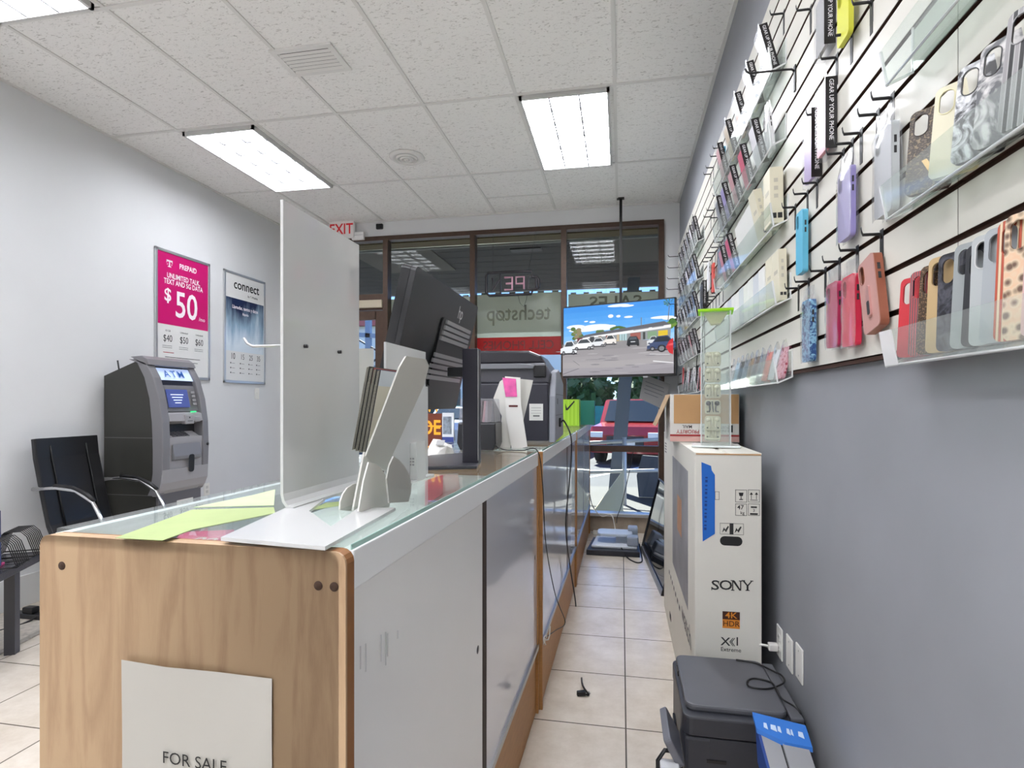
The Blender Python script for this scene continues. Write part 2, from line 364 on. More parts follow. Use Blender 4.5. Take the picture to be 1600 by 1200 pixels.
CT = 1.152; LEN = 1.735; DEP = .54
def counter(label, loc, rz, panel_mat, doors, ledge=True):
    t = thing('display_counter', label, 'display counter', loc, rz, 'showcase counters in a row')
    ep = MB()
    if ledge:
        pf = rrect(-DEP, 0, 0, CT, .018); ep.mt(panel_mat).prism(pf, 'y', 0, .004); ep.mt(MEDGE).prism(rrect(-DEP+.0003, .0003, -.0003, CT-.0003, .018), 'y', .004, .026)
        ep.mt(panel_mat).prism(rrect(-DEP-.0002, .0002, -.011, CT+.0002, .018), 'y', .0, .02)
    else: ep.mt(panel_mat).box((-DEP, 0, 0), (0, .016, CT-.004))
    e = obj('end_panel', ep, None, t)
    if ledge:
        h = MB()
        for x, z in ((-DEP+.044, CT-.048), (-.043, CT-.05), (-.018, CT-.05)): h.cyl((x, -.0006, z), (x, .004, z), .0068)
        obj('screw_hole', h, mat('hole_dark', '3a2415', .8), e)
    obj('end_panel', MB().box((-DEP, LEN-.016, 0), (0, LEN, CT-.004)), KICK, t)
    b = MB().box((-DEP+.01, .026, .26), (-.012, LEN-.016, .3)); b.box((-DEP+.01, .026, .03), (-.03, LEN-.016, .05))
    obj('bottom_deck', b, DECK, t)
    obj('shelf', MB().box((-DEP+.012, .026, 1.03), (-.03, LEN-.016, 1.04)), DECK, t)  # opaque white board added to brighten the view through the glass top
    tr = MB().mt(TRIM).box((-.024, .026, CT-.062), (-.001, LEN-.002, CT-.003), bev=.002)
    tr.box((-DEP, .026, CT-.03), (-DEP+.02, LEN-.002, CT-.003)); tr.box((-DEP, .026, .26), (-DEP+.02, LEN-.002, .3))
    obj('top_rail', tr, None, t)
    g = MB().mt(CGLASS).box((-DEP+.002, .026, CT-.003), (-.006, LEN-.002, CT+.005)); g.mt(GEDGE).box((-.006, .026, CT-.003), (-.004, LEN-.002, CT+.005))
    obj('glass_top', g, None, t)
    obj('front_glass', MB().box((-DEP+.003, .026, .3), (-DEP+.008, LEN-.016, CT-.03)), CGLASS, t)
    for nm, y0, y1, x, m in doors:
        dm = MB().mt(m).box((x-.012, y0, .3), (x, y1, CT-.064), bev=.002); d = obj(nm, dm, None, t)
        if nm == 'sliding_door' and x > -.01:
            obj('finger_pull', MB().cyl((x-.001, y1-.05, .7), (x+.0006, y1-.05, .7), .011), mat('door_lock', '55565a', .4, .7), d)
    obj('door_recess', MB().box((-.03, .026, .3), (-.02, LEN-.016, CT-.06)), mat('recess_brown', '3b241a', .7), t)
    ys = [d_[2] for d_ in doors]; gp = (doors[0][2], doors[1][1])
    obj('gap_shade_strip', MB().box((-.022, gp[0]+.001, .302), (-.0055, gp[1]-.001, CT-.064)), mat('gap_shade_brown', '2e1b14', .6), t)  # flush dark strip, its colour stands in for shade in the door gap
    r = MB().mt(STEEL).box((-.016, .02, .282), (.002, LEN-.002, .302)); obj('door_track', r, None, t)
    obj('toe_kick', MB().box((-.03, .026, 0), (-.012, LEN-.016, .283)), KICK, t)
    return t
counter('near display counter with maple end panel carrying the paper notice', (-.386, .748, 0), R(-.9), MAPLE,
        [('sliding_door', .03, .785, -.006, DOORW), ('sliding_door', .83, 1.717, -.006, DOORG)])
counter('middle display counter under the big dark office printer', (-.345, 2.5, 0), R(-.55), KICK,
        [('sliding_door', .02, 1.1, -.006, DOORG), ('sliding_door', 1.15, 1.717, -.006, DOORG)], False)
counter('far display counter next to the shop window, green box on it', (-.327, 4.26, 0), R(-.1), KICK,
        [('sliding_door', .02, .8, -.006, DOORG), ('sliding_door', .82, 1.717, -.004, DOORG)], False)
sf = MB()
for k, (px, y0, y1) in enumerate(((566, 1010, 1046), (574, 1006, 1050), (597, 992, 1034), (604, 988, 1040), (607, 990, 1026), (622, 985, 998))):
    a = at(px, y0, X=-.386); b = at(px, y1, X=-.386); sf.box((-.0045, a.y-.748, b.z), (-.0034, a.y-.748+.0014, a.z))
c1 = [o for o in bpy.data.objects if o.name == 'sliding_door'][0]; obj('scuff_mark', sf, mat('scuff_grey', 'c4c4c6', .7), c1)

t = thing('paper_notice', 'white paper notice reading FOR SALE on the maple counter end', 'notice', (-.631, .7485, .72))
pm = MB(); g = []
for i in range(9):
    row = []
    for j in range(7):
        u = -.129+.258*j/6; v = -.08+.328*i/8-.006*j/6
        row.append((u, -.0015-.006*max(0, (i-6)/2)*math.exp(-((j-2)/1.2)**2)-.0006*math.sin(j*1.3+i), v))
    g.append(row)
obj('sheet', pm.sheet(g), mat('notice_sheet', 'b3b0a8', .8), t)
ptx = MB(); put_text(ptx, 'FOR SALE', .026, fr((at(304, 1191, Y=.745).x+.631, -.0045, at(304, 1191, Y=.745).z-.72), (1, 0, -.02), (0, 0, 1)))
obj('lettering', ptx, INK, t)
# green leaflets and a pink price card seen in the top of the near counter
GREEN = mat('leaflet_green', 'a3b378', .5, noise=.06, nscale=12)
def leaflet(label, pts, m, z, name='leaflet', cat='leaflet', **k):
    ps = [at(x, y, Z=z) for x, y in pts]; c = sum(ps, Vector())/len(ps)
    mb = MB().prism([(p.x-c.x, p.y-c.y) for p in ps], 'z', 0, .0008)
    o = obj(name, mb, m); o.location = c; tag(o, label, cat, **k); return o
ZT = CT+.0055
leaflet('green leaflet lying nearest the left corner of the maple counter top', [(180, 841), (254, 845), (300, 828), (430, 802), (428, 793), (300, 797)], GREEN, ZT)
leaflet('green leaflet lying behind the nearest one on the counter glass', [(302, 793), (428, 790), (430, 765), (395, 774)], mat('leaflet_pale', 'b3c298', .5, noise=.08, nscale=15), ZT)
leaflet('small green leaflet beside the foot of the tall white stand', [(482, 798), (532, 790), (531, 784), (510, 786)], GREEN, ZT)
pk = MB(); ps = [at(x, y, Z=1.045) for x, y in ((256, 860), (352, 868), (366, 828), (285, 832))]
MAG = mat('magenta_print', 'd2146e', .45); 
pinkc = thing('price_card', 'pink price card with white zeros under the near counter glass', 'price card', sum(ps, Vector())/4)
c = sum(ps, Vector())/4
obj('card', MB().prism([(p.x, p.y) for p in ps], 'z', 1.045, 1.046), MAG, pinkc, world=True)
put_text(tm := MB(), '00', .06, fr((c.x+.0, c.y+.004, 1.0466), (1, 0, 0), (0, 1, 0)), bold=.02); obj('digits', tm, PAPER, pinkc, world=True)
ps = [at(x, y, Z=1.045) for x, y in ((664, 790), (692, 772), (692, 742), (664, 752))]
o = obj('price_card', MB().prism([(p.x, p.y) for p in ps], 'z', 1.045, 1.046), mat('coral_card', 'e0506a', .5)); tag(o, 'coral red card inside the counter in front of the monitor', 'price card')
# ------------------------------------------------------------------ tall white slotted display stand
FROST = mat('frosted_acrylic', 'c2c2c1', .05, noise=.02, nscale=2)
t = thing('display_stand', 'tall frosted white display stand on the near counter with a metal hook', 'display stand', (-.645, 1.1, ZT))
pl = [at(438, 315, X=-.645), at(557, 380, X=-.645)]
ya, yb, zt = pl[0].y, pl[1].y+.002, 1.757
pb = MB()
prof = [(-.645, zt), (-.645, 1.19), (-.641, 1.174), (-.632, 1.1635), (-.618, 1.160)]
def strip(p, y0, y1, th=.006):
    q = []
    n = len(p)
    for i in range(n):
        a = Vector(p[max(i-1, 0)]); b = Vector(p[min(i+1, n-1)]); d = (b-a).normalized(); nn = Vector((-d.y, d.x)); q.append((p[i][0]+nn.x*th, p[i][1]+nn.y*th))
    return MB().prism(list(p)+q[::-1], 'y', y0, y1)
obj('panel', strip(prof, ya, yb), FROST, t, world=True)
bp = [at(x, y, Z=1.160) for x, y in ((345, 843), (508, 858), (618, 796), (560, 796), (517, 826), (483, 801))]
bp = [(p.x, p.y) for p in bp]+[(-.618, ya+.12), (-.635, ya)]
obj('base_plate', MB().prism(bp, 'z', 1.158, 1.1635), FROST, t, world=True)
sc2 = MB()
for x, y in ((475, 541), (528, 550)):
    p = at(x, y, X=-.640); sc2.cyl((p.x-.002, p.y, p.z), (p.x+.008, p.y, p.z), .004)
obj('bolt', sc2, BLACK, t, world=True)
h0 = at(433, 541, Y=1.02); h1 = at(395, 541, Y=1.02); h2 = at(381, 528, Y=1.02)
obj('hook', MB().tube([(-.645, 1.02, h1.z), h1, (h1+h2)/2-Vector((.002, 0, .003)), h2], .0028), STEEL, t, world=True)
# ------------------------------------------------------------------ white cardboard brochure holder with brochures
CARD = mat('grey_card', 'c4c2bb', .7); CARDW = mat('white_card', 'd8d6cf', .65)
def quadslab(mb, pts, n, th):
    n = Vector(n).normalized()*th; a = [Vector(p) for p in pts]; k = len(a)
    return mb.add([p[:] for p in a]+[(p+n)[:] for p in a], [list(range(k))[::-1], list(range(k, 2*k))]+[(i, (i+1) % k, k+(i+1) % k, k+i) for i in range(k)])
t = thing('brochure_holder', 'white cardboard brochure holder leaning on curved feet on the near counter', 'brochure holder', (-.5, 1.1, ZT))
def hx(y):  # lean of the holder: x against image height
    return -.43-(y-557)/(735-557)*.085
bpts = [at(x, y, X=hx(y)) for x, y in ((622, 574), (632, 557), (663, 562), (668, 572), (661, 600), (600, 736), (578, 726), (569, 713))]
obj('back_panel', quadslab(MB(), bpts, (1, 0, .2), .004), CARD, t, world=True)
side = [at(x, y, X=-.53) for x, y in ((567, 706), (576, 714), (557, 798), (549, 798))]
obj('side_panel', quadslab(MB(), side, (1, 0, 0), .004), CARDW, t, world=True)
for k, (pts, X) in enumerate(((((558, 799), (566, 752), (574, 722), (583, 724), (592, 730), (600, 742), (605, 756), (608, 772), (607, 788), (604, 800)), -.475), (((606, 786), (602, 748), (606, 728), (613, 713), (621, 718), (630, 728), (637, 741), (641, 756), (640, 771), (636, 784)), -.43), (((529, 797), (530, 783), (534, 772), (541, 762), (549, 757), (559, 754), (553, 799)), -.545))):
    pp = [at(x, y, X=X) for x, y in pts]
    obj('foot', quadslab(MB(), pp, (1, 0, 0), .003), (CARDW, mat('grey_card_dark', 'a5a39d', .7), CARDW)[k], t, world=True)
cols = [('1d2a24', 'dark green'), ('8a1f24', 'dark red'), ('20264f', 'navy'), ('ccd4dc', 'white')]
for k in range(4):
    xo = -.497-.011*(3-k)
    def X_(y, xo=xo): return xo-(y-575)/(700-575)*.06
    x0 = 573+k*5.5
    pp = [at(x0, 574+k*2, X=X_(574)), at(x0+44, 580+k*2, X=X_(574)), at(x0+22, 660+k, X=X_(640)), at(x0+4, 702+k*2, X=X_(700)), at(x0-23, 703+k*2, X=X_(703))]
    b = thing('brochure', ('green edged brochure at the back of the cardboard holder', 'red and cream brochure second from the back of the holder', 'navy and white brochure third in the holder', 'pale front brochure with dark heading in the holder')[k], 'brochure', pp[4], 0, 'brochures in the cardboard holder')
    obj('pages', quadslab(MB(), pp, (1, 0, .3), .006), mat('brochure_cream', 'd9d4c4', .6), b, world=True)
    hp = [pp[0], pp[1], pp[1]+(pp[2]-pp[1])*.28, pp[0]+(pp[4]-pp[0])*.18]
    obj('printed_heading', quadslab(MB(), [p+Vector((.0062, 0, .0019)) for p in hp], (1, 0, .3), .0008), mat('cover_'+cols[k][0], cols[k][0], .4), b, world=True)
    obj('spine', quadslab(MB(), [pp[0], pp[0]+Vector((0, .0022, 0)), pp[4]+Vector((0, .0022, 0)), pp[4]], (1, 0, .3), .0075), mat('binder_black', '1a1a1c', .5), b, world=True)
# clear sign holder and white carton behind it
t = thing('sign_holder', 'frosted clear sign holder standing behind the cardboard brochure holder', 'sign holder', (-.56, 1.45, ZT))
a = [at(601, 531, X=-.56), at(663, 549, X=-.56)]
y0, y1, zz = a[0].y, a[1].y, a[0].z-.005
FR2 = clear('frosted_clear', 'eef1f0', .55, .2)
obj('holder', MB().box((-.562, y0, ZT), (-.556, y1, zz)).box((-.552, y0, ZT), (-.549, y1, zz-.1)).box((-.60, y0, ZT), (-.53, y1, ZT+.004)), FR2, t, world=True)
obj('insert_sheet', MB().box((-.5555, y0+.01, ZT+.01), (-.5535, y1-.01, zz-.13)), mat('pale_blue_paper', 'c3d0d6', .6), t, world=True)
t = thing('paper_bag', 'small white paper bag with grey print beside the monitor foot', 'bag', (-.47, 1.47, ZT))
p0 = at(614, 740, Y=1.42); p1 = at(652, 740, Y=1.42)
obj('bag_body', MB().prism([(p0.x, ZT), (p1.x, ZT), (p1.x-.004, 1.262), (p0.x+.006, 1.25)], 'y', 1.42, 1.49), mat('bag_white', 'dcdcda', .6), t, world=True)
pr = MB()
for i in range(3):
    for j in range(3):
        pr.box((p1.x-.03+.008*i, 1.4195, 1.2+.008*j), (p1.x-.0245+.008*i, 1.42, 1.2045+.008*j))
obj('grey_print', pr, mat('grey_print', 'a4a4a4', .6), t, world=True)
# ------------------------------------------------------------------ black monitor seen from behind
t = thing('computer_monitor', 'black computer monitor seen from behind on a dark post stand', 'monitor', (-.5, 1.8, ZT))
Tp = at(648, 430, X=-.545); Tq = at(745, 486, X=-.545)
W = Tq.y-Tp.y; Hh = .40; tilt = R(13); cy = (Tp.y+Tq.y)/2
MM = Matrix.Translation((-.545, cy, 1.735)) @ Matrix.Rotation(tilt, 4, 'Y')   # local: y along width, z down from the top
MBK = mat('monitor_back', '222224', .38); MB2 = mat('monitor_bezel', '121214', .35)
b = MB(); b.mt(MBK).prism(rrect(-W/2, -Hh, W/2, 0, .012), 'x', -.010, .006, MM); b.mt(MB2).prism(rrect(-W/2-.001, -Hh-.001, W/2+.001, .001, .012), 'x', -.036, -.010, MM)
obj('housing', b, None, t, world=True)
obj('screen', MB().box((-.0366, -W/2+.012, -Hh+.014), (-.036, W/2-.012, -.012), MM), mat('dark_screen', '07080a', .08), t, world=True)
blk = MB().prism(rrect(-W*.08, -Hh*.80, W*.42, -Hh*.24, .02), 'x', .006, .012, MM); obj('vent_housing', blk, MB2, t, world=True)
gr = MB(); SLV = mat('vent_rib', 'a5a5a7', .3, .4)
for k in range(11):
    z = -Hh*.26-k*.0185
    if 4 <= k <= 5: continue
    gr.box((.012, -W*.03-.008*k, z-.009), (.018, W*.40, z+.004), MM)
obj('vent_rib', gr, SLV, t, world=True)
lg = MB(); Ml = MM @ fr((.0068, W*.2, -.058), (0, 1, 0), (0, 0, 1))
put_text(lg, 'hp', .06, Ml, bold=.01, sx=.95); obj('logo', lg, mat('logo_grey', 'dadada', .3), t, world=True)
obj('label_sticker', MB().box((.006, -W*.30, -Hh*.98), (.0066, -W*.20, -Hh*.8), MM), mat('sticker_grey', '8b8b8d', .5), t, world=True)
ps_ = MB(); a = at(722, 640, Y=1.80); b_ = at(747, 640, Y=1.80)
ps_.mt(mat('stand_post', '26242e', .3)).box((a.x, 1.80, ZT+.006), (b_.x, 1.84, 1.545), bev=.004).mt(STEEL).box((b_.x-.001, 1.7985, ZT+.02), (b_.x+.001, 1.801, 1.54)); obj('post', ps_, None, t, world=True)
ar = MB().box((-.57, 1.81, 1.452), (a.x+.012, 1.83, 1.485), bev=.004); obj('mount_arm', ar, MB2, t, world=True)
bs = [at(x, y, Z=ZT) for x, y in ((664, 735), (745, 733), (752, 722), (735, 711), (672, 716), (640, 724))]
obj('foot', MB().prism([(p.x, p.y) for p in bs], 'z', ZT, ZT+.012, bev=.003), mat('foot_grey', '3a3a40', .35), t, world=True)
# ------------------------------------------------------------------ things around the monitor
t = thing('paper_wad', 'crumpled white paper pyramid beside the monitor foot', 'paper pile', (-.60, 2.0, ZT))
c0 = at(688, 711, Z=ZT)
bmx = bmesh.new(); bmesh.ops.create_icosphere(bmx, subdivisions=2, radius=1)
for v in bmx.verts:
    v.co = Vector((c0.x+v.co.x*.055, c0.y+v.co.y*.06, ZT+max(0, v.co.z)*.062*(1+.25*math.sin(v.co.x*7+v.co.y*5))))
obj('paper', MB().bm(bmx), mat('paper_white', 'dddbd6', .7), t, world=True)
obj('print', MB().prism([(-.016, -.014), (.016, -.014), (.016, .014), (-.016, .014)], 'z', 0, .001, Matrix.Translation((c0.x+.012, c0.y-.035, ZT+.052)) @ Matrix.Rotation(R(40), 4, 'X')), mat('grey_print'), t, world=True)
t = thing('lettered_sign', 'orange and black lettered sign panel seen below the monitor', 'sign', at(677, 700, Y=3.05))
p = [at(660, 646, Y=3.05), at(690, 700, Y=3.05)]
obj('board', MB().box((p[0].x-.06, 3.05, p[1].z-.01), (p[1].x, 3.06, p[0].z)), mat('sign_maroon', '6a2a10', .5), t, world=True)
st = MB(); OR = mat('sign_orange', 'f0a020', .5, emit=.05)
put_text(st, 'DE', .115, fr((p[1].x-.062, 3.0495, 1.365-.047*3), (1, 0, 0), (0, 0, 1)), bold=.02, sx=.8); 
put_text(st, 'W', .11, fr((p[1].x-.05, 3.0495, 1.365-.005*3+.0), (1, 0, 0), (0, 0, 1)), bold=.02, sx=.8)
for z in (p[0].z-.075, p[1].z+.002): st.box((p[0].x-.06, 3.0493, z), (p[1].x, 3.0497, z+.008))
obj('lettering', st, OR, t, world=True)
obj('stand_post', MB().box((p[1].x-.05, 3.06, .02), (p[1].x-.02, 3.08, p[1].z+.05)).box((p[1].x-.13, 3.0, 0), (p[1].x+.05, 3.14, .02), bev=.003), DARK, t, world=True)
t = thing('phone_poster', 'narrow white and blue printed card standing left of the clear topped box', 'card', at(700, 705, Y=2.9))
p = [at(691, 645, Y=2.9), at(709, 705, Y=2.9)]
obj('card', MB().mt(mat('poster_white', 'd6dae0', .5)).box((p[0].x, 2.9, ZT), (p[1].x, 2.91, p[0].z)), None, t, world=True)
obj('picture', MB().box((p[0].x+.004, 2.899, 1.2), (p[1].x-.012, 2.9, p[0].z-.02)), mat('poster_photo', '7d8896', .5, noise=.5, nscale=40), t, world=True)
obj('border', MB().box((p[0].x, 2.8985, ZT), (p[1].x, 2.899, 1.185)), mat('poster_blue', '2c3f86', .5), t, world=True)
# black box with a clear top
t = thing('card_dispenser', 'black box with a clear top full of cards, beside the monitor post', 'dispenser box', (-.635, 2.47, ZT))
a = at(714, 700, Y=2.42); b_ = at(774, 700, Y=2.42)
x0, x1 = a.x, b_.x; zc = 1.278
obj('base', MB().prism([(x0+.012, ZT), (x1-.01, ZT), (x1+.002, ZT+.03), (x1, zc), (x0+.004, zc), (x0-.002, ZT+.03)], 'y', 2.42, 2.56, bev=.006), mat('dispenser_black', '222226', .3), t, world=True)
obj('clear_cover', MB().prism([(x0+.006, zc), (x1-.004, zc), (x1-.012, 1.385), (x0+.014, 1.385)], 'y', 2.425, 2.555, bev=.004), clear('dispenser_clear', 'f0f0f4', .12), t, world=True)
cc = MB()
for k in range(7):
    cc.mt((mat('card_grey', '9a8f96', .5), mat('card_plum', '5b4450', .5), mat('card_pink', 'b98a92', .5))[k % 3])
    cc.prism([(x0+.022+.016*k, zc+.002), (x0+.034+.016*k, zc+.002), (x0+.05+.014*k, 1.375), (x0+.042+.014*k, 1.375)], 'y', 2.45+.01*(k % 3), 2.53)
obj('card_stack', cc, None, t, world=True)
# cable of the dispenser, thin black cord over the counter edge with a white knot
def cable(label, pts, r, m=WIRE, cat='cable', name='cable', smooth=6):
    P_ = [Vector(p) for p in pts]; out = []
    for i in range(len(P_)-1):
        p0 = P_[max(i-1, 0)]; p1 = P_[i]; p2 = P_[i+1]; p3 = P_[min(i+2, len(P_)-1)]
        for k in range(smooth):
            s = k/smooth; out.append(.5*((2*p1)+(p2-p0)*s+(2*p0-5*p1+4*p2-p3)*s*s+(3*p1-p0-3*p2+p3)*s**3))
    out.append(P_[-1]); c = P_[0]
    t = obj(name, MB().tube([p-c for p in out], r, 6), m); t.location = c; tag(t, label, cat); return t
cable('thin black cord hanging over the near counter edge to a white knot', [(-.545, 2.44, ZT+.02), (-.5, 2.42, ZT+.004), (-.42, 2.40, ZT+.004), (-.352, 2.40, ZT+.003), at(848, 760, X=-.335), at(853, 850, X=-.332), at(868, 930, X=-.325), at(883, 972, X=-.315), at(868, 985, X=-.325), at(852, 996, X=-.333)], .0025)
kn = thing('cord_knot', 'loose knot of white cord tied at the counter edge', 'cord', at(852, 1000, X=-.33))
c = kn.location
obj('loop', MB().tube([c+Vector((.0, .03*math.cos(a)*.8, .018*math.sin(a))) + Vector((.004*math.sin(2*a), 0, 0)) for a in [i*math.pi/8 for i in range(16)]], .0028, 6, True), mat('white_cord', 'd5d0c6', .6), kn, world=True)
obj('loose_end', MB().tube([c, c+Vector((.01, .03, -.01)), c+Vector((.012, .055, .0)), c+Vector((.014, .06, .04))], .0028, 6), mat('white_cord'), kn, world=True)
# ------------------------------------------------------------------ folded white card display with a pink print
t = thing('card_display', 'white folded card display with pink picture before the big printer', 'card display', at(800, 706, Z=ZT))
Y_ = 2.60
def pl_(pts, Y): return [at(x, y, Y=Y) for x, y in pts]
obj('left_fold', quadslab(MB(), pl_([(781, 596), (791, 589), (806, 640), (797, 702), (779, 704), (784, 650), (771, 622)], Y_), (0, 1, 0), .003), CARDW, t, world=True)
fp = pl_([(789, 588), (813, 590), (814, 632), (824, 698), (800, 704), (790, 650)], Y_-.012)
obj('front_strip', quadslab(MB(), fp, (0, 1, 0), .003), mat('card_bright', 'e2e0db', .6), t, world=True)
obj('back_strip', quadslab(MB(), pl_([(812, 592), (833, 594), (817, 660), (800, 704), (795, 650)], Y_+.02), (0, 1, 0), .003), mat('grey_card'), t, world=True)
obj('pink_picture', quadslab(MB(), pl_([(785, 590), (806, 592), (808, 620), (790, 620)], Y_-.014), (0, -1, 0), .0006), mat('pink_print', 'dd5ba0', .5, noise=.2, nscale=25), t, world=True)
obj('printed_line', quadslab(MB(), pl_([(795, 633), (809, 633), (809, 636), (795, 636)], Y_-.0125), (0, -1, 0), .0004), mat('dark_red_ink', '5a2020', .6), t, world=True)
# ------------------------------------------------------------------ big office printer on the counter
t = thing('office_printer', 'big dark office printer with a white sticker on the counter', 'printer', (-.58, 3.1, ZT))
x0, x1, ya, yb = -.80, -.372, 2.92, 3.30
PD = mat('printer_dark', '2c2c36', .4); PG = mat('printer_grey', '8f929b', .35); PM = mat('printer_mid', '47474f', .35)
obj('body', MB().box((x0, ya, ZT+.01), (x1, yb, 1.47), bev=.008), PD, t, world=True)
obj('side_cover', MB().prism([(2.93, ZT+.005), (3.34, ZT+.02), (3.34, 1.48), (3.12, 1.55), (2.99, 1.53), (2.94, 1.40)], 'x', x1, x1+.035, bev=.006), PG, t, world=True)
sp = MB(); 
for z in (1.30, 1.41): sp.box((x1+.035, 2.95, z), (x1+.0356, 3.33, z+.003))
sp.box((x1+.035, 3.02, 1.36), (x1+.0358, 3.05, 1.39))
obj('panel_seam', sp, MB2, t, world=True)
obj('scanner', MB().prism([(x0, 1.47), (x1, 1.47), (x1+.01, 1.52), (x1-.02, 1.575), (x0, 1.575)], 'y', 2.93, 3.32, bev=.01), PM, t, world=True)
obj('document_feeder', MB().prism([(x0-.01, 1.575), (x1-.02, 1.575), (x1-.05, 1.62), (x1-.11, 1.645), (x0+.05, 1.65), (x0-.01, 1.62)], 'y', 2.98, 3.3, bev=.012), mat('feeder_black', '1d1a22', .3), t, world=True)
obj('output_tray', MB().prism([(x0-.005, 1.545), (-.45, 1.545), (-.44, 1.563), (-.52, 1.572), (x0-.005, 1.572)], 'y', 2.9, 2.95, bev=.003), mat('tray_grey', '6f7076', .35), t, world=True)
obj('hinge', MB().box((-.45, 2.915, 1.50), (-.385, 2.95, 1.565), bev=.005), MB2, t, world=True)
obj('white_sticker', MB().box((-.472, ya-.001, 1.275), (-.40, ya, 1.362)), mat('label_white', 'd4d4d0', .6), t, world=True)
sb = MB()
for k, (a, b_) in enumerate(((.34, .002), (.326, .0015), (.312, .0015), (.295, .008))): sb.box((-.462+.01*(k == 3), ya-.0015, 1+a), (-.41-.008*(k == 3), ya-.001, 1+a+b_))
obj('sticker_print', sb, mat('print_grey', '6d6d6d', .6), t, world=True)
obj('hanging_paper', MB().box((x0+.0, 2.9, 1.46), (x0+.05, 2.902, 1.55)), PAPER, t, world=True)
obj('power_socket', MB().box((x1+.035, 3.1, 1.235), (x1+.045, 3.15, 1.285), bev=.003), BLACK, t, world=True)
pc = [(-.327, 3.12, 1.26), (-.305, 3.1, 1.262), at(893, 690, X=-.30), at(889, 760, X=-.305), at(884, 820, X=-.31), at(890, 880, X=-.312), at(900, 950, X=-.30), at(896, 1000, X=-.29), at(908, 1030, X=-.24), (-.185, 2.72, .03), (-.15, 2.66, .008), (-.165, 2.66, .008)]
cable('thick black power cord from the office printer down to the floor', pc, .0045)
p = at(908, 1083, Z=.012)
t = thing('power_plug', 'black power plug lying on the floor tiles in the aisle', 'plug', (p.x, p.y, 0), R(200))
obj('plug_body', MB().prism([(-.02, -.012), (.02, -.009), (.02, .009), (-.02, .012)], 'z', .001, .022, bev=.003), BLACK, t)
pg = MB(); pg.box((-.042, -.008, .008), (-.02, -.005, .014)); pg.box((-.042, .005, .008), (-.02, .008, .014)); pg.cyl((-.04, 0, .005), (-.02, 0, .005), .002)
obj('prong', pg, STEEL, t)
# green and teal boxes at the far counter end
t = thing('gift_box', 'lime green box with a black tick on the far counter', 'box', (-.45, 5.28, ZT))
p = [at(872, 664, Y=5.15), at(905, 624, Y=5.15)]
obj('box_body', MB().box((p[0].x-.07, 5.15, ZT), (p[1].x, 5.32, p[1].z), bev=.002), mat('lime_card', '8cb41e', .5), t, world=True)
tk = MB(); pts = [at(x, y, Y=5.149) for x, y in ((883, 630), (886, 638), (897, 626), (898, 628), (887, 641), (884, 641))]
obj('tick_mark', quadslab(tk, pts, (0, -1, 0), .001), INK, t, world=True)
fl = MB()
for k in range(5): fl.box((p[0].x+.02+.035*k, 5.1488, ZT+.01), (p[0].x+.026+.035*k, 5.15, p[1].z-.01))
obj('print_stripe', fl, mat('lime_light', 'a4cb3e', .5), t, world=True)
p = [at(905, 664, Y=5.45), at(929, 626, Y=5.45)]
o = obj('gift_box', MB().box((p[0].x-.06, 5.45, ZT), (p[1].x, 5.58, p[1].z), bev=.002), mat('teal_card', '14695a', .5)); tag(o, 'dark teal box behind the lime green box', 'box')
# ------------------------------------------------------------------ tall white television carton against the right wall
BX0, BX1, BY0, BY1, BZ = .283, .53, 2.32, 3.95, 1.165
CARTON = mat('carton_white', 'd9d6cc', .6, noise=.02, nscale=6); KRAFT = mat('kraft_card', 'b98f62', .75, noise=.06, nscale=9)
t = thing('television_carton', 'tall white television carton with blue tape standing against the right wall', 'carton', ((BX0+BX1)/2, (BY0+BY1)/2, 0))
cb = MB().mt(CARTON).box((BX0, BY0, 0), (BX1, BY1, BZ), bev=.004)
obj('carton_body', cb, None, t, world=True)
fl = MB().mt(CARTON).prism([(BX0-.001, BZ), (BX0+.11, BZ), (BX0+.11, BZ+.004), (BX0-.001, BZ+.006)], 'y', BY0-.001, BY1)
fl.prism([(BX0+.13, BZ), (BX1, BZ), (BX1, BZ+.007), (BX0+.13, BZ+.004)], 'y', BY0+.002, BY1)
fl.mt(KRAFT).box((BX0+.004, BY0-.0015, BZ-.001), (BX1-.004, BY0+.01, BZ+.0035))
obj('top_flap', fl, None, t, world=True)
def on_end(px, py): return at(px, py, Y=BY0-.001)
FE = lambda o: fr(o, (1, 0, 0), (0, 0, 1))
INKB = mat('carton_ink', '232323', .6)
S = MB(); o = on_end(1142.5, 915)
o_s = on_end(1117.5, 915); hh_ = .0185
for ch, px in (('S', 1117.5), ('O', 1134)): put_text(S, ch, .0525, FE(on_end(px, 915)), bold=.011, sx=1.3 if ch == 'S' else 1.18)
def ser(cx, z, w=.0125): S.box((cx-w/2, o.y-.0004, z-.0016), (cx+w/2, o.y, z+.0016))
cS = on_end(1117.5, 915)
S.box((cS.x+.0115, o.y-.0004, cS.z+.006), (cS.x+.0145, o.y, cS.z+hh_)); S.box((cS.x-.0145, o.y-.0004, cS.z-hh_), (cS.x-.0115, o.y, cS.z-.006))
cN = on_end(1151, 915); nw = .0145
for sx_ in (-nw, nw): S.box((cN.x+sx_-.002, o.y-.0004, cN.z-hh_), (cN.x+sx_+.002, o.y, cN.z+hh_))
S.add([(cN.x-nw-.002, o.y-.0006, cN.z+hh_), (cN.x-nw+.0075, o.y-.0006, cN.z+hh_), (cN.x+nw+.002, o.y-.0006, cN.z-hh_), (cN.x+nw-.005, o.y-.0006, cN.z-hh_)], [(0, 3, 2, 1)])
ser(cN.x-nw-.001, cN.z+hh_); ser(cN.x+nw, cN.z+hh_); ser(cN.x-nw, cN.z-hh_)
cY = on_end(1168, 915)
S.box((cY.x-.0035, o.y-.0004, cY.z-hh_), (cY.x+.0035, o.y, cY.z+.001))
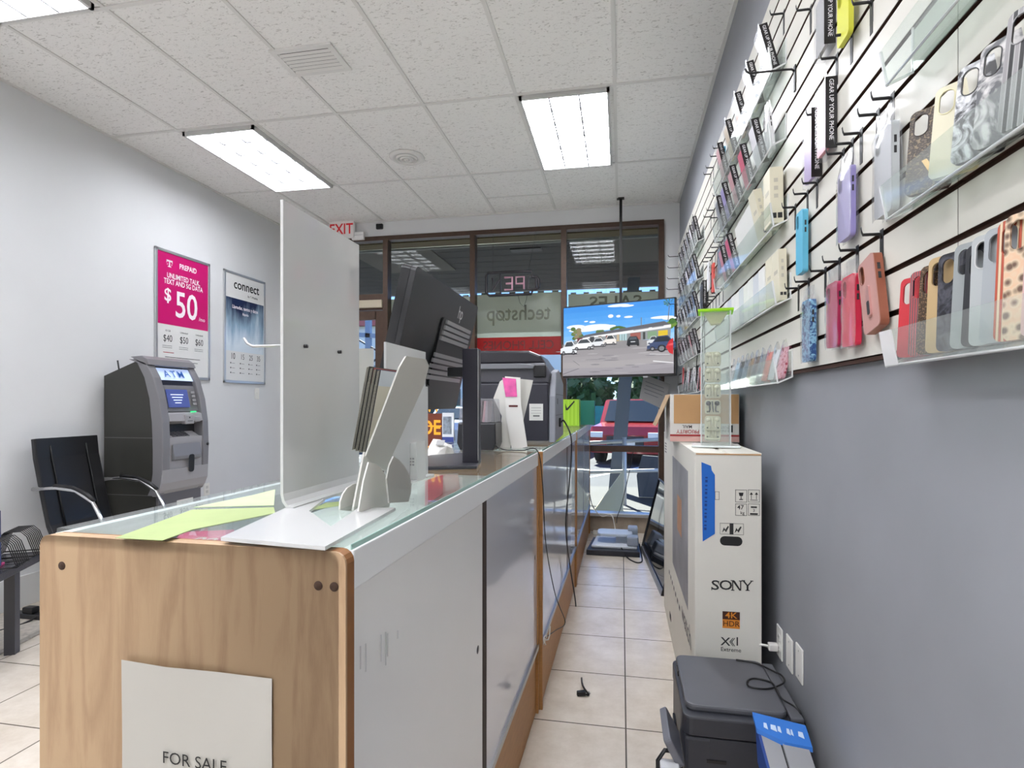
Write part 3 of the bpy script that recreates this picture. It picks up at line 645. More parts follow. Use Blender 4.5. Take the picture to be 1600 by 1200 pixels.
for sg, wd2 in ((-1, .0068), (1, .0045)): S.add([(cY.x+sg*.0155-wd2/2, o.y-.0006, cY.z+hh_), (cY.x+sg*.0155+wd2/2, o.y-.0006, cY.z+hh_), (cY.x+.0033, o.y-.0006, cY.z-.001), (cY.x-.0033, o.y-.0006, cY.z-.001)], [(0, 3, 2, 1)])
ser(cY.x-.0155, cY.z+hh_); ser(cY.x+.0155, cY.z+hh_, .011); ser(cY.x, cY.z-hh_, .015)
wd_ = .082
for x in (-.073, -.060): pass
obj('maker_name', S, INKB, t, world=True)
b = MB(); a = on_end(1129, 955); c = on_end(1156, 983); m = (a.z+c.z)/2
b.mt(mat('tag_brown', '42200f', .6)).box((a.x, BY0-.0008, m+.002), (c.x, BY0, a.z)); b.mt(mat('tag_orange', 'd8862a', .6)).box((a.x, BY0-.0008, c.z), (c.x, BY0, m+.002))
b.mt(mat('tag_orange')); put_text(b, '4K', .033, FE(((a.x+c.x)/2, BY0-.0012, (a.z+m)/2+.001)), bold=.012, sx=1.15)
b.mt(mat('tag_brown')); put_text(b, 'HDR', .030, FE(((a.x+c.x)/2, BY0-.0012, (c.z+m)/2+.001)), bold=.006)
obj('format_tag', b, None, t, world=True)
b = MB(); put_text(b, 'X', .045, FE(on_end(1133.5, 1003)), bold=.01, sx=1.1); put_text(b, '1', .047, FE(on_end(1152, 1003)), bold=.006)
o = on_end(1142.3, 1003)
for dx in (0, .006): b.add([(o.x+dx-.006, BY0-.001, o.z), (o.x+dx+.006, BY0-.001, o.z+.016), (o.x+dx+.009, BY0-.001, o.z+.016), (o.x+dx-.002, BY0-.001, o.z), (o.x+dx+.009, BY0-.001, o.z-.016), (o.x+dx+.006, BY0-.001, o.z-.016)], [(0, 3, 2, 1), (0, 5, 4, 3)])
put_text(b, 'Extreme', .022, FE(on_end(1142, 1015.5)), bold=.006)
obj('chip_mark', b, INKB, t, world=True)
ic = MB()
def frame2(p, q, w=.0012):
    ic.box((p.x, p.y, q.z), (p.x+w, p.y+.001, p.z)); ic.box((q.x-w, p.y, q.z), (q.x, p.y+.001, p.z)); ic.box((p.x, p.y, p.z-w), (q.x, p.y+.001, p.z)); ic.box((p.x, p.y, q.z), (q.x, p.y+.001, q.z+w))
for x0, y0, x1, y1 in ((1149, 765, 1167, 785), (1169, 765, 1187, 785), (1149, 787, 1167, 806), (1169, 787, 1187, 806), (1117, 768, 1124, 781)):
    frame2(on_end(x0, y0), on_end(x1, y1))
g = on_end(1158, 775)   # glass symbol
ic.add([(g.x-.009, g.y, g.z+.013), (g.x+.009, g.y, g.z+.013), (g.x+.006, g.y, g.z), (g.x-.006, g.y, g.z)], [(3, 2, 1, 0)]); ic.box((g.x-.0012, g.y, g.z-.012), (g.x+.0012, g.y+.001, g.z)); ic.box((g.x-.007, g.y, g.z-.015), (g.x+.007, g.y+.001, g.z-.012))
for dx in (1174, 1182):
    u = on_end(dx, 775); ic.box((u.x-.001, u.y, u.z-.013), (u.x+.001, u.y+.001, u.z+.01)); ic.add([(u.x-.006, u.y, u.z+.005), (u.x+.006, u.y, u.z+.005), (u.x, u.y, u.z+.015)], [(0, 1, 2)])
u = on_end(1178, 781.5); ic.box((u.x-.014, u.y, u.z-.001), (u.x+.014, u.y+.001, u.z+.001))
put_text(ic, '47', .024, FE(on_end(1157, 793)), bold=.01); put_text(ic, 'kg', .017, FE(on_end(1160, 801.5)), bold=.004)
u = on_end(1178, 797); ic.box((u.x-.014, u.y, u.z-.018), (u.x+.014, u.y+.001, u.z-.012)); ic.box((u.x-.011, u.y, u.z+.008), (u.x+.011, u.y+.001, u.z+.014)); put_text(ic, '3', .016, FE((u.x, u.y, u.z-.002)))
obj('shipping_mark', ic, INKB, t, world=True)
ic = MB(); p = on_end(1125, 817); q = on_end(1162, 836); frame2(p, q, .001); mid = (p.x+q.x)/2
ic.box((mid-.008, p.y, q.z), (mid+.006, p.y+.001, p.z))
for s_ in (-1, 1):
    cx = mid+s_*.023; ic.prism([(cx-.013, q.z+.006), (cx-.004, q.z+.016), (cx+.002, q.z+.008), (cx+.013, q.z+.03), (cx+.009, q.z+.033), (cx-.001, q.z+.018), (cx-.006, q.z+.027)], 'y', p.y, p.y+.001)
obj('carry_icon', ic, INKB, t, world=True)
p = on_end(1125, 852); q = on_end(1160, 839)
obj('hand_hole', MB().prism(rrect(p.x, p.z, q.x, q.z, (q.z-p.z)*.47), 'y', BY0-.0006, BY0+.002), mat('hole_black', '1b1b1b', .8), t, world=True)
tp = [on_end(x, y) for x, y in ((1096, 722), (1111, 728), (1112, 735), (1117, 742), (1117, 834), (1098, 846))]
obj('blue_tape', MB().prism([(p.x, p.z) for p in tp], 'y', BY0-.0016, BY0-.0002), mat('blue_tape', '1565c0', .5), t, world=True)
tl = MB(); 
for k in range(14):
    u = on_end(1100+.15*k, 828-6.2*k); tl.box((u.x, BY0-.002, u.z), (u.x+.009, BY0-.0016, u.z+(.006 if k % 3 else .010)))
obj('tape_writing', tl, mat('tape_ink', '0d3d85', .6), t, world=True)
# side of the carton facing the aisle: printed picture and slogan
sp = [at(x, y, X=BX0) for x, y in ((1051, 712), (1075, 733), (1072, 913), (1049, 846))]
y1 = sp[0].y; y0 = sp[1].y; za = .47; zb = 1.07
obj('printed_picture', MB().box((BX0-.0008, y0, za), (BX0, y1, zb)), mat('carton_picture', '8e8e92', .45, noise=.25, nscale=5), t, world=True)
ob = MB(); ob.box((BX0-.0014, y0+(y1-y0)*.35, .72), (BX0-.0008, y0+(y1-y0)*.62, .90)); obj('picture_blotch', ob, mat('picture_orange', 'b98a68', .5, noise=.2, nscale=12), t, world=True)  # orange blotch printed on the picture
sl = MB(); put_text(sl, 'watch', .13, fr((BX0-.001, 2.62, .38), (0, -1, 0), (0, 0, 1)), bold=.0, sx=1.2)
for k in range(7): sl.box((BX0-.001, 2.9+.1*k, .34), (BX0, 2.94+.1*k, .36))
for k in range(4): sl.box((BX0-.001, 3.75, 1.10-.018*k), (BX0, 3.86, 1.108-.018*k))
obj('slogan', sl, mat('carton_grey_ink', '55555a', .6), t, world=True)
hh = MB()
for y in (2.55, 3.45): hh.prism(rrect(y-.05, .09, y+.05, .13, .019), 'x', BX0-.0006, BX0+.003)
obj('hand_hole', hh, mat('hole_black'), t, world=True)
# ------------------------------------------------------------------ mailing box on the carton
MY = 2.93
p = at(1047, 616, Y=MY); q = at(1155, 693, Y=MY)
MZ0, MZ1 = BZ+.007, p.z
t = thing('mailing_box', 'brown and white postal mailing box upside down on the tall carton', 'box', ((p.x+q.x)/2, MY+.15, MZ0))
WHB = mat('mail_white', 'd4d0ca', .6); RS = mat('mail_red', '9e2b2b', .6)
obj('box_body', MB().mt(WHB).box((p.x, MY, MZ0), (q.x, MY+.34, MZ1), bev=.002), None, t, world=True)
zk = MZ0+.092
obj('kraft_panel', MB().box((p.x+.018, MY-.001, zk), (q.x-.002, MY, MZ1-.002)), KRAFT, t, world=True)
rs = MB(); rs.mt(RS).box((p.x, MY-.0012, MZ0+.028), (q.x, MY, MZ0+.038)); rs.mt(mat('mail_pink', 'd2a59c', .6)).box((p.x, MY-.0012, MZ0+.003), (q.x, MY, MZ0+.026)); obj('red_stripe', rs, None, t, world=True)
FU = lambda o: fr(o, (-1, 0, 0), (0, 0, -1))
tx = MB(); tx.mt(RS); put_text(tx, 'PRIORITY', .026, FU((p.x+.085, MY-.0014, MZ0+.053)), bold=.008); tx.mt(INKB); put_text(tx, 'MAIL', .022, FU((p.x+.082, MY-.0014, MZ0+.077)), bold=.006)
put_text(tx, 'UNITED STATES\nPOSTAL SERVICE', .017, FU((p.x+.215, MY-.0014, MZ0+.066)), bold=.004); tx.box((p.x+.15, MY-.0014, MZ0+.048), (p.x+.152, MY-.001, MZ0+.084)); tx.box((q.x-.05, MY-.0014, MZ0+.05), (q.x-.03, MY-.001, MZ0+.085))
obj('lettering', tx, None, t, world=True)
f = [(p.x, MY+.002, MZ1), (p.x, MY+.3, MZ1), (p.x-.07, MY+.28, MZ1-.16), (p.x-.07, MY+.01, MZ1-.16)]
obj('flap', quadslab(MB(), f, (1, 0, 0), .003), mat('kraft_inside', 'a58a6a', .8), t, world=True)
# ------------------------------------------------------------------ clear display tower with white earphone packs
TX, TY, TZ = .413, 2.66, BZ+.0075
t = thing('display_tower', 'clear acrylic tower with lime cap holding white packs on the tall carton', 'display tower', (TX, TY, TZ), R(-8))
tb = MB().mt(EDGE).box((-.10, -.09, 0), (.10, .09, .008), bev=.002); obj('base_plate', tb, clear('tower_base', 'e8edea', .3, .1), t)
hwx, hw, ht = .062, .062, .595
w = MB()
for a, b in (((-hwx, -hw), (hwx, -hw+.003)), ((-hwx, hw-.003), (hwx, hw)), ((-hwx, -hw), (-hwx+.003, hw)), ((hwx-.003, -hw), (hwx, hw))): w.box((a[0], a[1], .009), (b[0], b[1], ht))
obj('clear_wall', w, ACRYL, t)
e = MB()
for x in (-hwx, hwx-.003, ): 
    for y in (-hw, hw-.003): e.box((x-.0008, y-.0008, .008), (x+.0038, y+.0038, ht))
obj('corner_edge', e, clear('corner_acrylic', 'f4f7f6', .45, .1), t)
LIME = mat('lime_acrylic', 'b4e62a', .3, trans=.5)
obj('cap', MB().mt(LIME).box((-hwx-.012, -hw-.006, ht), (hwx+.012, hw+.006, ht+.012), bev=.003), None, t)
obj('cap_funnel', MB().mt(mat('funnel_cream', 'e8e29a', .3, trans=.4)).prism([(-.02, ht-.05), (.02, ht-.05), (.05, ht), (-.05, ht)], 'y', -.03, .03), None, t)
EB = mat('earphone_cream', 'e2d9bf', .4); EBG = mat('earphone_tray', 'cfc6ac', .5)
zs = .012
for k in range(6):
    lab = ['tilted bottom', 'second lowest', 'third lowest', 'third highest', 'second highest', 'topmost'][k]
    dark = k == 2
    e_ = thing('earphone_pack', lab+(' white earphone pack with black earphones in the clear tower' if dark else ' white earphone pack inside the clear tower'), 'earphones', (0, 0, 0), 0, 'earphone packs in the clear tower')
    h_ = .068
    M0 = Matrix.Translation((-.012, -.035, 0))
    tr = MB(); tr.mt(EBG).prism(rrect(-.034, 0, .034, h_-.004, .012), 'y', .0, .022, M0, bev=.003); obj('tray', tr, None, e_)
    ear = MB(); mm_ = BLACK if dark else EB
    for s_ in (-1, 1):
        ear.mt(mm_).lathe([(.003, -.012), (.009, -.006), (.011, 0), (.008, .006), (.001, .009)], (0, 0, 0), 12, M0 @ Matrix.Translation((s_*.018, -.004, h_*.72)) @ Matrix.Rotation(R(90), 4, 'X'))
        ear.tube([(s_*.014, -.004, h_*.66), (s_*.012, -.005, h_*.3), (s_*.016, -.004, h_*.14)], .0035, 6, M=M0)
    ear.tube([(-.003, -.005, h_*.85), (.003, -.005, h_*.15)], .003, 6, M=M0)
    obj('earphones', ear, None, e_)
    pts_ = MB()
    for s_ in (-1, 1): pts_.cyl((s_*.022, -.002, .012), (s_*.022, .0015, .012), .0035, 8, M0)
    obj('jack', pts_, INKB, e_)
    e_.rotation_euler = (R(-28) if k == 0 else 0, 0, R(-8)); e_.location = (TX, TY, TZ+zs+(0.0 if k else .004)); zs += .060 if k == 0 else .071
# ------------------------------------------------------------------ dark printer on the floor, coiled cord, wall plates
t = thing('desk_printer', 'dark grey multifunction printer on the floor before the tall carton', 'printer', (.365, 2.06, 0))
PX0, PX1, PY0, PY1, PZ = .192, .552, 1.865, 2.27, .398
PB = mat('printer_charcoal', '33343a', .42); PT = mat('printer_lid_grey', '56575c', .45, noise=.05, nscale=7)
obj('body', MB().box((PX0+.004, PY0, 0), (PX1, PY1, PZ-.085), bev=.012), PB, t, world=True)
obj('scanner_body', MB().prism(rrect(PX0, PY0-.004, PX1+.004, PY1, .03), 'z', PZ-.083, PZ-.022, bev=.006), PB, t, world=True)
obj('lid', MB().prism(rrect(PX0+.012, PY0+.03, PX1-.04, PY1-.004, .03), 'z', PZ-.022, PZ, bev=.007).box((PX1-.036, PY0+.02, PZ-.022), (PX1+.002, PY1-.004, PZ-.008), bev=.004), PT, t, world=True)
obj('lid_grip', MB().box((PX0+.008, PY1-.14, PZ-.028), (PX0+.028, PY1-.09, PZ-.004), bev=.002), BLACK, t, world=True)
obj('paper_tray', MB().box((PX0-.003, PY0+.05, .03), (PX0+.004, PY1-.06, .2), bev=.002).box((PX0+.07, PY0-.002, .235), (PX0+.13, PY0+.004, .245)), MB2, t, world=True)
obj('rating_plate', MB().prism(rrect(PX0+.035, .168, PX0+.10, .192, .008), 'y', PY0-.0012, PY0), mat('rating_grey', '8e8e90', .5), t, world=True)
obj('rear_cover', MB().box((PX0+.08, PY0-.002, .25), (PX0+.23, PY0+.0, .312)), PB, t, world=True)
cp = MB(); Mcp = Matrix.Translation((PX0-.03, 1.93, .27)) @ Matrix.Rotation(R(-28), 4, 'Y')
cp.prism(rrect(-.05, -.1, .05, .1, .015), 'x', -.012, .012, Mcp @ Matrix.Rotation(R(90), 4, 'X'), bev=.004)
obj('control_panel', cp, mat('panel_grey', '6f7078', .35), t, world=True)
cp2 = MB().prism(rrect(-.022, -.045, .022, .045, .004), 'x', -.014, .0, Mcp @ Matrix.Rotation(R(90), 4, 'X')); obj('display', cp2, mat('panel_display', 'a2a2a6', .3), t, world=True)
t = thing('paper_cassette', 'black and white plastic tray piece on the floor left of the dark printer', 'tray', (.16, 1.83, 0))
obj('frame', MB().box((.10, 1.74, .0), (.185, 1.86, .03), bev=.006).tube([(.115, 1.80, .03), (.113, 1.84, .24), (.135, 1.86, .262), (.175, 1.86, .262)], .007, 8), BLACK, t, world=True)
obj('white_insert', MB().box((.118, 1.80, .03), (.176, 1.85, .243), bev=.004), mat('insert_white', 'cfd0d2', .4), t, world=True)
cz = PZ+.005
def pt_(x, y): return at(x, y, Z=cz)
cable('thin black cord coiled on the lid of the dark floor printer', [at(1262, 1145, X=.575), at(1248, 1110, Z=.40)+Vector((0, 0, .0)), pt_(1222, 1092), pt_(1214, 1078), pt_(1205, 1066), pt_(1180, 1060), pt_(1168, 1064), pt_(1172, 1073), pt_(1200, 1076), pt_(1224, 1067), pt_(1222, 1056), pt_(1205, 1047), pt_(1180, 1036), pt_(1150, 1031)], .0032)
PLM = mat('wall_plate', 'e4e2dc', .35)
def wallplate(label, y, z, n, w=.074, h=.118):
    t = thing('outlet_plate', label, 'wall plate', (XR, y, z), 0, 'white wall plates above the floor printer')
    obj('plate', MB().box((-.006, -w/2, -h/2), (0, w/2, h/2), bev=.003), PLM, t)
    if n:
        o_ = MB()
        for dz in (.02, -.02): o_.prism(rrect(-.014, dz-.014, .014, dz+.014, .008), 'x', -.008, -.005)
        obj('socket', o_, PLM, t); s_ = MB()
        for dz in (.02, -.02):
            for dy in (-.006, .006): s_.box((-.0085, dy-.001, dz-.003), (-.0078, dy+.001, dz+.006))
        obj('slot', s_, INK, t)
    else: obj('screw', MB().cyl((-.0068, 0, .042), (-.005, 0, .042), .003, 10).cyl((-.0068, 0, -.042), (-.005, 0, -.042), .003, 10), STEEL, t)
    return t
wallplate('white socket plate on the grey wall with a plug in it, farthest of three', 2.31, .455, 1)
wallplate('plain white wall plate in the middle of three above the printer', 2.182, .468, 0)
wallplate('plain white wall plate nearest the viewer of three above the printer', 2.068, .484, 0)
t = thing('plug', 'white plug with cord in the farthest wall plate by the carton', 'plug', (XR-.008, 2.32, .432))
obj('plug_body', MB().box((-.035, -.014, -.014), (0, .014, .014), bev=.005), mat('plug_white', 'd8d5cf', .4), t)
obj('cord', MB().tube([(-.03, 0, 0), (-.06, .0, .005), (-.075, .01, -.01), (-.06, .02, -.06), (-.05, .02, -.14)], .005, 6), mat('plug_white'), t)
# aluminium rails with blue tape at the bottom right
def P2(x, y, z): return at(x, y, Z=z)
t = thing('aluminium_frame', 'aluminium rail frame with a blue taped end beside the floor printer', 'frame', (.45, 1.6, 0))
A = at(1180, 1130, Y=1.78); B = at(1258, 1150, Y=1.78)
dirv = Vector((.03, -.5, -.28)).normalized()
rl = MB(); ALU = mat('aluminium', 'c9c9cb', .35, .8)
Wd = (B-A); 
for a0, a1, up in ((.06, .42, .0), (.46, .98, .004)):
    p0 = A+Wd*a0; p1 = A+Wd*a1; n = Vector((0, 0, 1))
    vs = [p0, p1, p1+dirv*.9, p0+dirv*.9]; quadslab(rl, [v+Vector((0, 0, up)) for v in vs], (0, -.3, -1), .03)
obj('rail', rl, ALU, t, world=True)
obj('groove', quadslab(MB(), [A+Wd*.42-Vector((0, 0, .004)), A+Wd*.46-Vector((0, 0, .004)), A+Wd*.46+dirv*.9-Vector((0, 0, .004)), A+Wd*.42+dirv*.9-Vector((0, 0, .004))], (0, -.3, -1), .02), BLACK, t, world=True)
obj('blue_side', quadslab(MB(), [A+Wd*.0, A+Wd*.06, A+Wd*.06+dirv*.9, A+dirv*.9], (0, -.3, -1), .10), mat('navy_plastic', '2b4688', .4), t, world=True)
ctp = quadslab(MB(), [A-dirv*.02-Wd*.02, B-dirv*.02+Wd*.06, B+dirv*.045+Wd*.05, A+Wd*.5+dirv*.05, A+dirv*.03-Wd*.02], (0, .3, 1), .012)
obj('blue_tape', ctp, mat('blue_tape2', '2f6fc0', .5), t, world=True)
wp = MB()
for k, (a, s) in enumerate(((.16, .06), (.3, .10), (.44, .05), (.62, .05), (.7, .03), (.85, .09))):
    q0 = A+Wd*a+dirv*.008+Vector((0, .004, .0125)); quadslab(wp, [q0, q0+Wd*s, q0+Wd*s+dirv*.018, q0+dirv*.014-Wd*.02], (0, .3, 1), .0012)
obj('paint_spot', wp, mat('paint_spot', 'b9cbe0', .6), t, world=True)
# ------------------------------------------------------------------ hanging television
TR0 = at(1056, 588, Y=5.6); TR1 = at(1056, 467, Y=5.6); TL0 = at(880, 590, Y=5.97); TL1 = at(880, 481, Y=5.97)
zb, zt_ = (TR0.z+TL0.z)/2, (TR1.z+TL1.z)/2+.012
c = (TR0+TL0)/2; dv = Vector((TR0.x-TL0.x, TR0.y-TL0.y, 0)); TW = dv.length; ang = math.atan2(dv.y, dv.x); TH = zt_-zb
t = thing('television', 'flat television hanging from the ceiling pole, showing a car park', 'television', (c.x, c.y, zb), ang)
hw_ = TW/2
obj('housing', MB().box((-hw_, .0, 0), (hw_, .045, TH), bev=.004).box((-hw_*.5, .045, TH*.2), (hw_*.5, .07, TH*.8), bev=.006), MB2, t)
bz = MB()
for a, b in (((-hw_, 0), (-hw_+.006, TH)), ((hw_-.014, 0), (hw_, TH)), ((-hw_, 0), (hw_, .022)), ((-hw_, TH-.012), (hw_, TH))): bz.box((a[0], -.004, a[1]), (b[0], .002, b[1]))
obj('bezel', bz, mat('tv_bezel', '2a2624', .3), t)
SW0, SW1, SH0, SH1 = -hw_+.006, hw_-.014, .022, TH-.012
def uv(u, v, k=0): return (SW0+(SW1-SW0)*u, -.0005-.00025*k, SH0+(SH1-SH0)*v)
scn = MB(); EM = {}
def em(c):
    if c not in EM: EM[c] = mat('screen_'+c, '000000', .15, emit=.17, ecol=c)
    return EM[c]
LAY = [0]
def pic(c, pts, lay=None): LAY[0] += 1; scn.mt(em(c)).add([uv(u, v, LAY[0]) for u, v in pts], [list(range(len(pts)))])
def ell(cx, cy, rx, ry, n=14): return [(cx+rx*math.cos(2*math.pi*i/n), cy+ry*math.sin(2*math.pi*i/n)) for i in range(n)]
for i in range(8): pic(['3d8fe0', '4597e3', '4f9de6', '5ba5e8', '6aaeea', '7db8ec', '98c6ee', 'b5d3ee'][i], [(0, 1-.085*i), (1, 1-.075*i), (1, 1-.075*(i+1)), (0, 1-.085*(i+1))])
rr = random.Random(3)
for cx, cy, rx, ry in ((.52, .97, .10, .02), (.6, .955, .06, .015), (.45, .83, .025, .025), (.52, .82, .02, .018), (.61, .80, .04, .015), (.22, .78, .02, .01), (.28, .765, .03, .015), (.32, .70, .13, .03), (.12, .71, .09, .03), (.42, .69, .08, .02), (.9, .76, .10, .02), (.96, .74, .06, .02), (.2, .66, .15, .03), (.38, .655, .12, .02)):
    pic('e8eef6', ell(cx, cy, rx, ry))
for k in range(16):
    pic(rr.choice(['4e6b34', '5f7a3c', '6f7f4a', '8a7f5e']), ell(.08+rr.random()*.10, .54+rr.random()*.16*(1-abs(k-8)/12), .025, .03, 8))
for k in range(6): pic('4c6b35', ell(.46+.02*k+rr.random()*.01, .645+.02*math.sin(k/5*3.1), .022, .02, 8))
for k in range(5): pic('587246', ell(.33+.012*k, .62, .016, .025, 8))
for k in range(8): pic(rr.choice(['4f7a2c', '3f6a2a', '6b8a34']), ell(.90+rr.random()*.1, .60+rr.random()*.1, .03, .04, 8))
pic('5f5f66', [(.12, .525), (.14, .54), (.22, .585), (.38, .615), (.6, .65), (.92, .705), (.975, .655), (.6, .60), (.3, .565)])
pic('e8e8ea', [(.12, .525), (.3, .565), (.6, .605), (.975, .655), (.975, .615), (.6, .568), (.3, .54), (.12, .505)])
pic('8a8f92', [(.10, .505), (.3, .54), (.6, .568), (.975, .615), (.97, .48), (.6, .46), (.3, .47), (.1, .44)])
for u0, u1, c in ((.14, .19, '6b2b33'), (.26, .3, '3a3c40'), (.34, .37, '9a8f86'), (.41, .46, '7a3f37'), (.51, .53, 'b9a78c'), (.535, .60, 'a9c4c8'), (.63, .72, '9a5a52'), (.74, .76, '3a3f3c'), (.78, .86, '7d9a7a'), (.87, .95, 'd8b92c')):
    v0 = .475+.0*u0; pic(c, [(u0, v0), (u1, v0), (u1, .545+.045*(u1-.1)), (u0, .545+.045*(u0-.1))])
for u in (.555, .575): pic('39444a', [(u, .475), (u+.004, .475), (u+.004, .56), (u, .56)])
pic('d8b83a', [(.50, .455), (.63, .45), (.63, .465), (.50, .475)]); pic('d8b83a', [(.74, .44), (.8, .435), (.8, .46), (.74, .46)])
for k in range(11): pic('4a4d55', [(.66+.012*k, .60+.0017*k), (.667+.012*k, .60+.0017*k), (.667+.012*k, .612+.0017*k), (.66+.012*k, .612+.0017*k)])
for k in range(9): pic('4a4d55', [(.82+.011*k, .622+.0015*k), (.827+.011*k, .622+.0015*k), (.827+.011*k, .637+.0015*k), (.82+.011*k, .637+.0015*k)])
for i in range(6): pic(['8c8a8c', '949093', '9b979a', 'a19d9f', '98949a', '8f8b91'][i], [(0, .43-.08*i if i else .46), (.5, .455-.088*i if i else .47), (1, .46-.075*i if i else .46), (1, .46-.075*(i+1) if i < 5 else 0), (.5, .455-.088*(i+1) if i < 5 else 0), (0, .43-.08*(i+1) if i < 5 else 0)])
for k in range(26):
    u, v = rr.random(), rr.random()*.36+.02; pic(rr.choice(['858187', 'a8a5a7', '7d7a80']), ell(u, v, .03+.05*rr.random(), .004+.006*rr.random(), 8))
for pts in (((.0, .02), (.16, .10), (.155, .105), (.0, .03)), ((.1, .22), (.16, .15), (.165, .15), (.105, .22))): pic('6f6c72', pts)
pic('e4e4e6', [(.83, .165), (1, .135), (1, .145), (.83, .178)]); pic('d0d0d2', [(.80, .265), (.97, .25), (.97, .256), (.80, .272)])
def car(x, y, w, h, body, glass='3c4248', flip=1):
    f = lambda u, v: (x+flip*w*(u-.5), y+h*v)
    pic('2a2a2e', [f(-.02, 0), f(1.02, 0), f(1.0, .1), f(0, .1)])
    pic(body, [f(0, .12), f(.02, .45), (f(.2, .55)), f(.36, .95), f(.72, 1), f(.92, .6), f(1, .5), f(1, .12)])
    pic(glass, [f(.25, .58), f(.39, .9), f(.7, .93), f(.86, .6)])
    for u in (.2, .8): pic('1c1c20', ell(*f(u, .12), w*.09, h*.16, 10)); pic('8d8d92', ell(*f(u, .12), w*.05, h*.09, 8))
    pic('d8dadd' if body != 'e8eaec' else 'b9bdc2', [f(.0, .36), f(.1, .38), f(.1, .44), f(.01, .44)])
car(.06, .31, .16, .20, 'dfe3e8'); car(.20, .37, .20, .16, 'e8eaec'); car(.34, .40, .14, .13, 'dcdfe3'); car(.45, .42, .12, .14, 'e3dfda')
pic('22262c', [(.605, .40), (.61, .47), (.63, .52), (.69, .52), (.71, .47), (.715, .40)]); pic('4f565e', [(.628, .475), (.635, .51), (.686, .51), (.694, .475)]); pic('c9ccd0', [(.64, .44), (.68, .44), (.68, .452), (.64, .452)])
for u in (.615, .695): pic('121214', [(u, .385), (u+.018, .385), (u+.018, .42), (u, .42)])
car(.83, .39, .10, .12, 'cfd2d6'); car(.90, .31, .24, .20, '36466a', '1f2630'); pic('16171a', ell(.905, .335, .035, .05)); pic('77797e', ell(.905, .335, .022, .032))
pic('c2222c', [(.94, .35), (.97, .44), (1, .47), (1, .25), (.97, .27)]); pic('e0545a', [(.95, .37), (.98, .40), (1, .40), (1, .37)])
pic('7a7a72', [(.73, .66), (.737, .66), (.737, .77), (.73, .77)]); pic('6f5f4a', [(.955, .70), (.962, .70), (.972, .93), (.968, .93)])
for k in range(9):
    a = math.pi*2*k/9; pic('3f6b3a', [(.968, .93), (.968+.05*math.cos(a), .95+.05*math.sin(a)), (.968+.045*math.cos(a+.25), .94+.05*math.sin(a+.25))])
o = obj('screen_picture', scn, None, t)
obj('brand_tab', MB().box((-.0+.23*TW, -.006, -.012), (.27*TW, .004, .002)), mat('tab_silver', 'b9b9bb', .3), t)
obj('cable_stub', MB().tube([(hw_*.72, .01, .0), (hw_*.74, .01, -.03), (hw_*.77, .01, -.035)], .008, 6), BLACK, t)
# pole
p = at(970, 460, Y=5.91)
t = thing('mounting_pole', 'black steel pole from the ceiling holding the television', 'pole', (p.x, 5.91, ZC))
obj('tube', MB().box((-.014, -.014, zt_-ZC-.3), (.014, .014, 0)), mat('pole_black', '17140f', .4, .3), t)
obj('ceiling_plate', MB().box((-.04, -.03, -.008), (.035, .03, 0)), mat('pole_black'), t)
obj('clamp', MB().box((-.05, -.02, zt_-ZC-.35), (.05, .014, zt_-ZC-.25), bev=.004), mat('pole_black'), t)
# handwritten note below the television
t = thing('note_sheet', 'white note with handwriting hung on the window below the television', 'note', at(1022, 590, Y=6.06))
ns = [at(x, y, Y=6.06) for x, y in ((1006, 585), (1047, 600), (1036, 640), (999, 622))]
obj('sheet', quadslab(MB(), ns, (0, 1, 0), .001), mat('note_paper', 'b6b5b4', .7), t, world=True)
nl = MB(); r_ = (ns[1]-ns[0]).normalized(); d_ = (ns[3]-ns[0])
for k in range(4): q0 = ns[0]+d_*(.24+.15*k)+r_*(.03+.01*(k % 2)); quadslab(nl, [q0, q0+r_*(.2-.05*(k == 3)), q0+r_*(.2-.05*(k == 3))+d_*.03, q0+d_*.03], (0, -1, 0), .0005)
obj('handwriting', nl, mat('note_ink', '85858a', .7), t, world=True)
p_ = at(1030, 640, Y=5.95); q_ = at(1043, 600, Y=5.95)
# ------------------------------------------------------------------ monitors on the floor by the window
t = thing('flat_monitor', 'dark monitor lying face down on the floor with its grey stand up', 'monitor', (-.06, 5.5, 0))
obj('housing', MB().prism([(-.31, 5.12), (.16, 5.12), (.16, 5.62), (-.27, 5.62)], 'z', .003, .05, bev=.004), mat('monitor_navy', '23262f', .4), t, world=True)
obj('back_cover', MB().prism([(-.27, 5.2), (.14, 5.2), (.13, 5.58), (-.24, 5.58)], 'z', .05, .075, bev=.008), mat('monitor_silver', 'd3d8e0', .35), t, world=True)
obj('stand_foot', MB().prism(rrect(-.22, 5.28, .1, 5.5, .05), 'z', .14, .165, bev=.006).box((-.05, 5.36, .07), (.05, 5.44, .145)), mat('stand_silver', 'c0cad8', .35), t, world=True)
obj('hinge_block', MB().box((.05, 5.2, .075), (.15, 5.32, .16), bev=.012), mat('hinge_grey', '98a2b2', .4), t, world=True); obj('hinge_block', MB().box((.06, 5.42, .075), (.15, 5.54, .2), bev=.012), mat('hinge_grey'), t, world=True)
t = thing('leaning_television', 'flat black television leaning on the tall carton near the window', 'television', (.24, 4.6, 0))
b0 = Vector((.185, 5.42, 0)); b1 = Vector((.285, 4.14, 0)); up = Vector((.16, 0, .66)); 
obj('screen', quadslab(MB(), [b0, b1, b1+up, b0+up], (1, .08, -.2), .02), mat('tv_glass', '15181d', .06), t, world=True)
obj('bezel', MB().tube([b0, b1, b1+up, b0+up], .011, 4, True), mat('tv_rim', '0e0e10', .3), t, world=True)
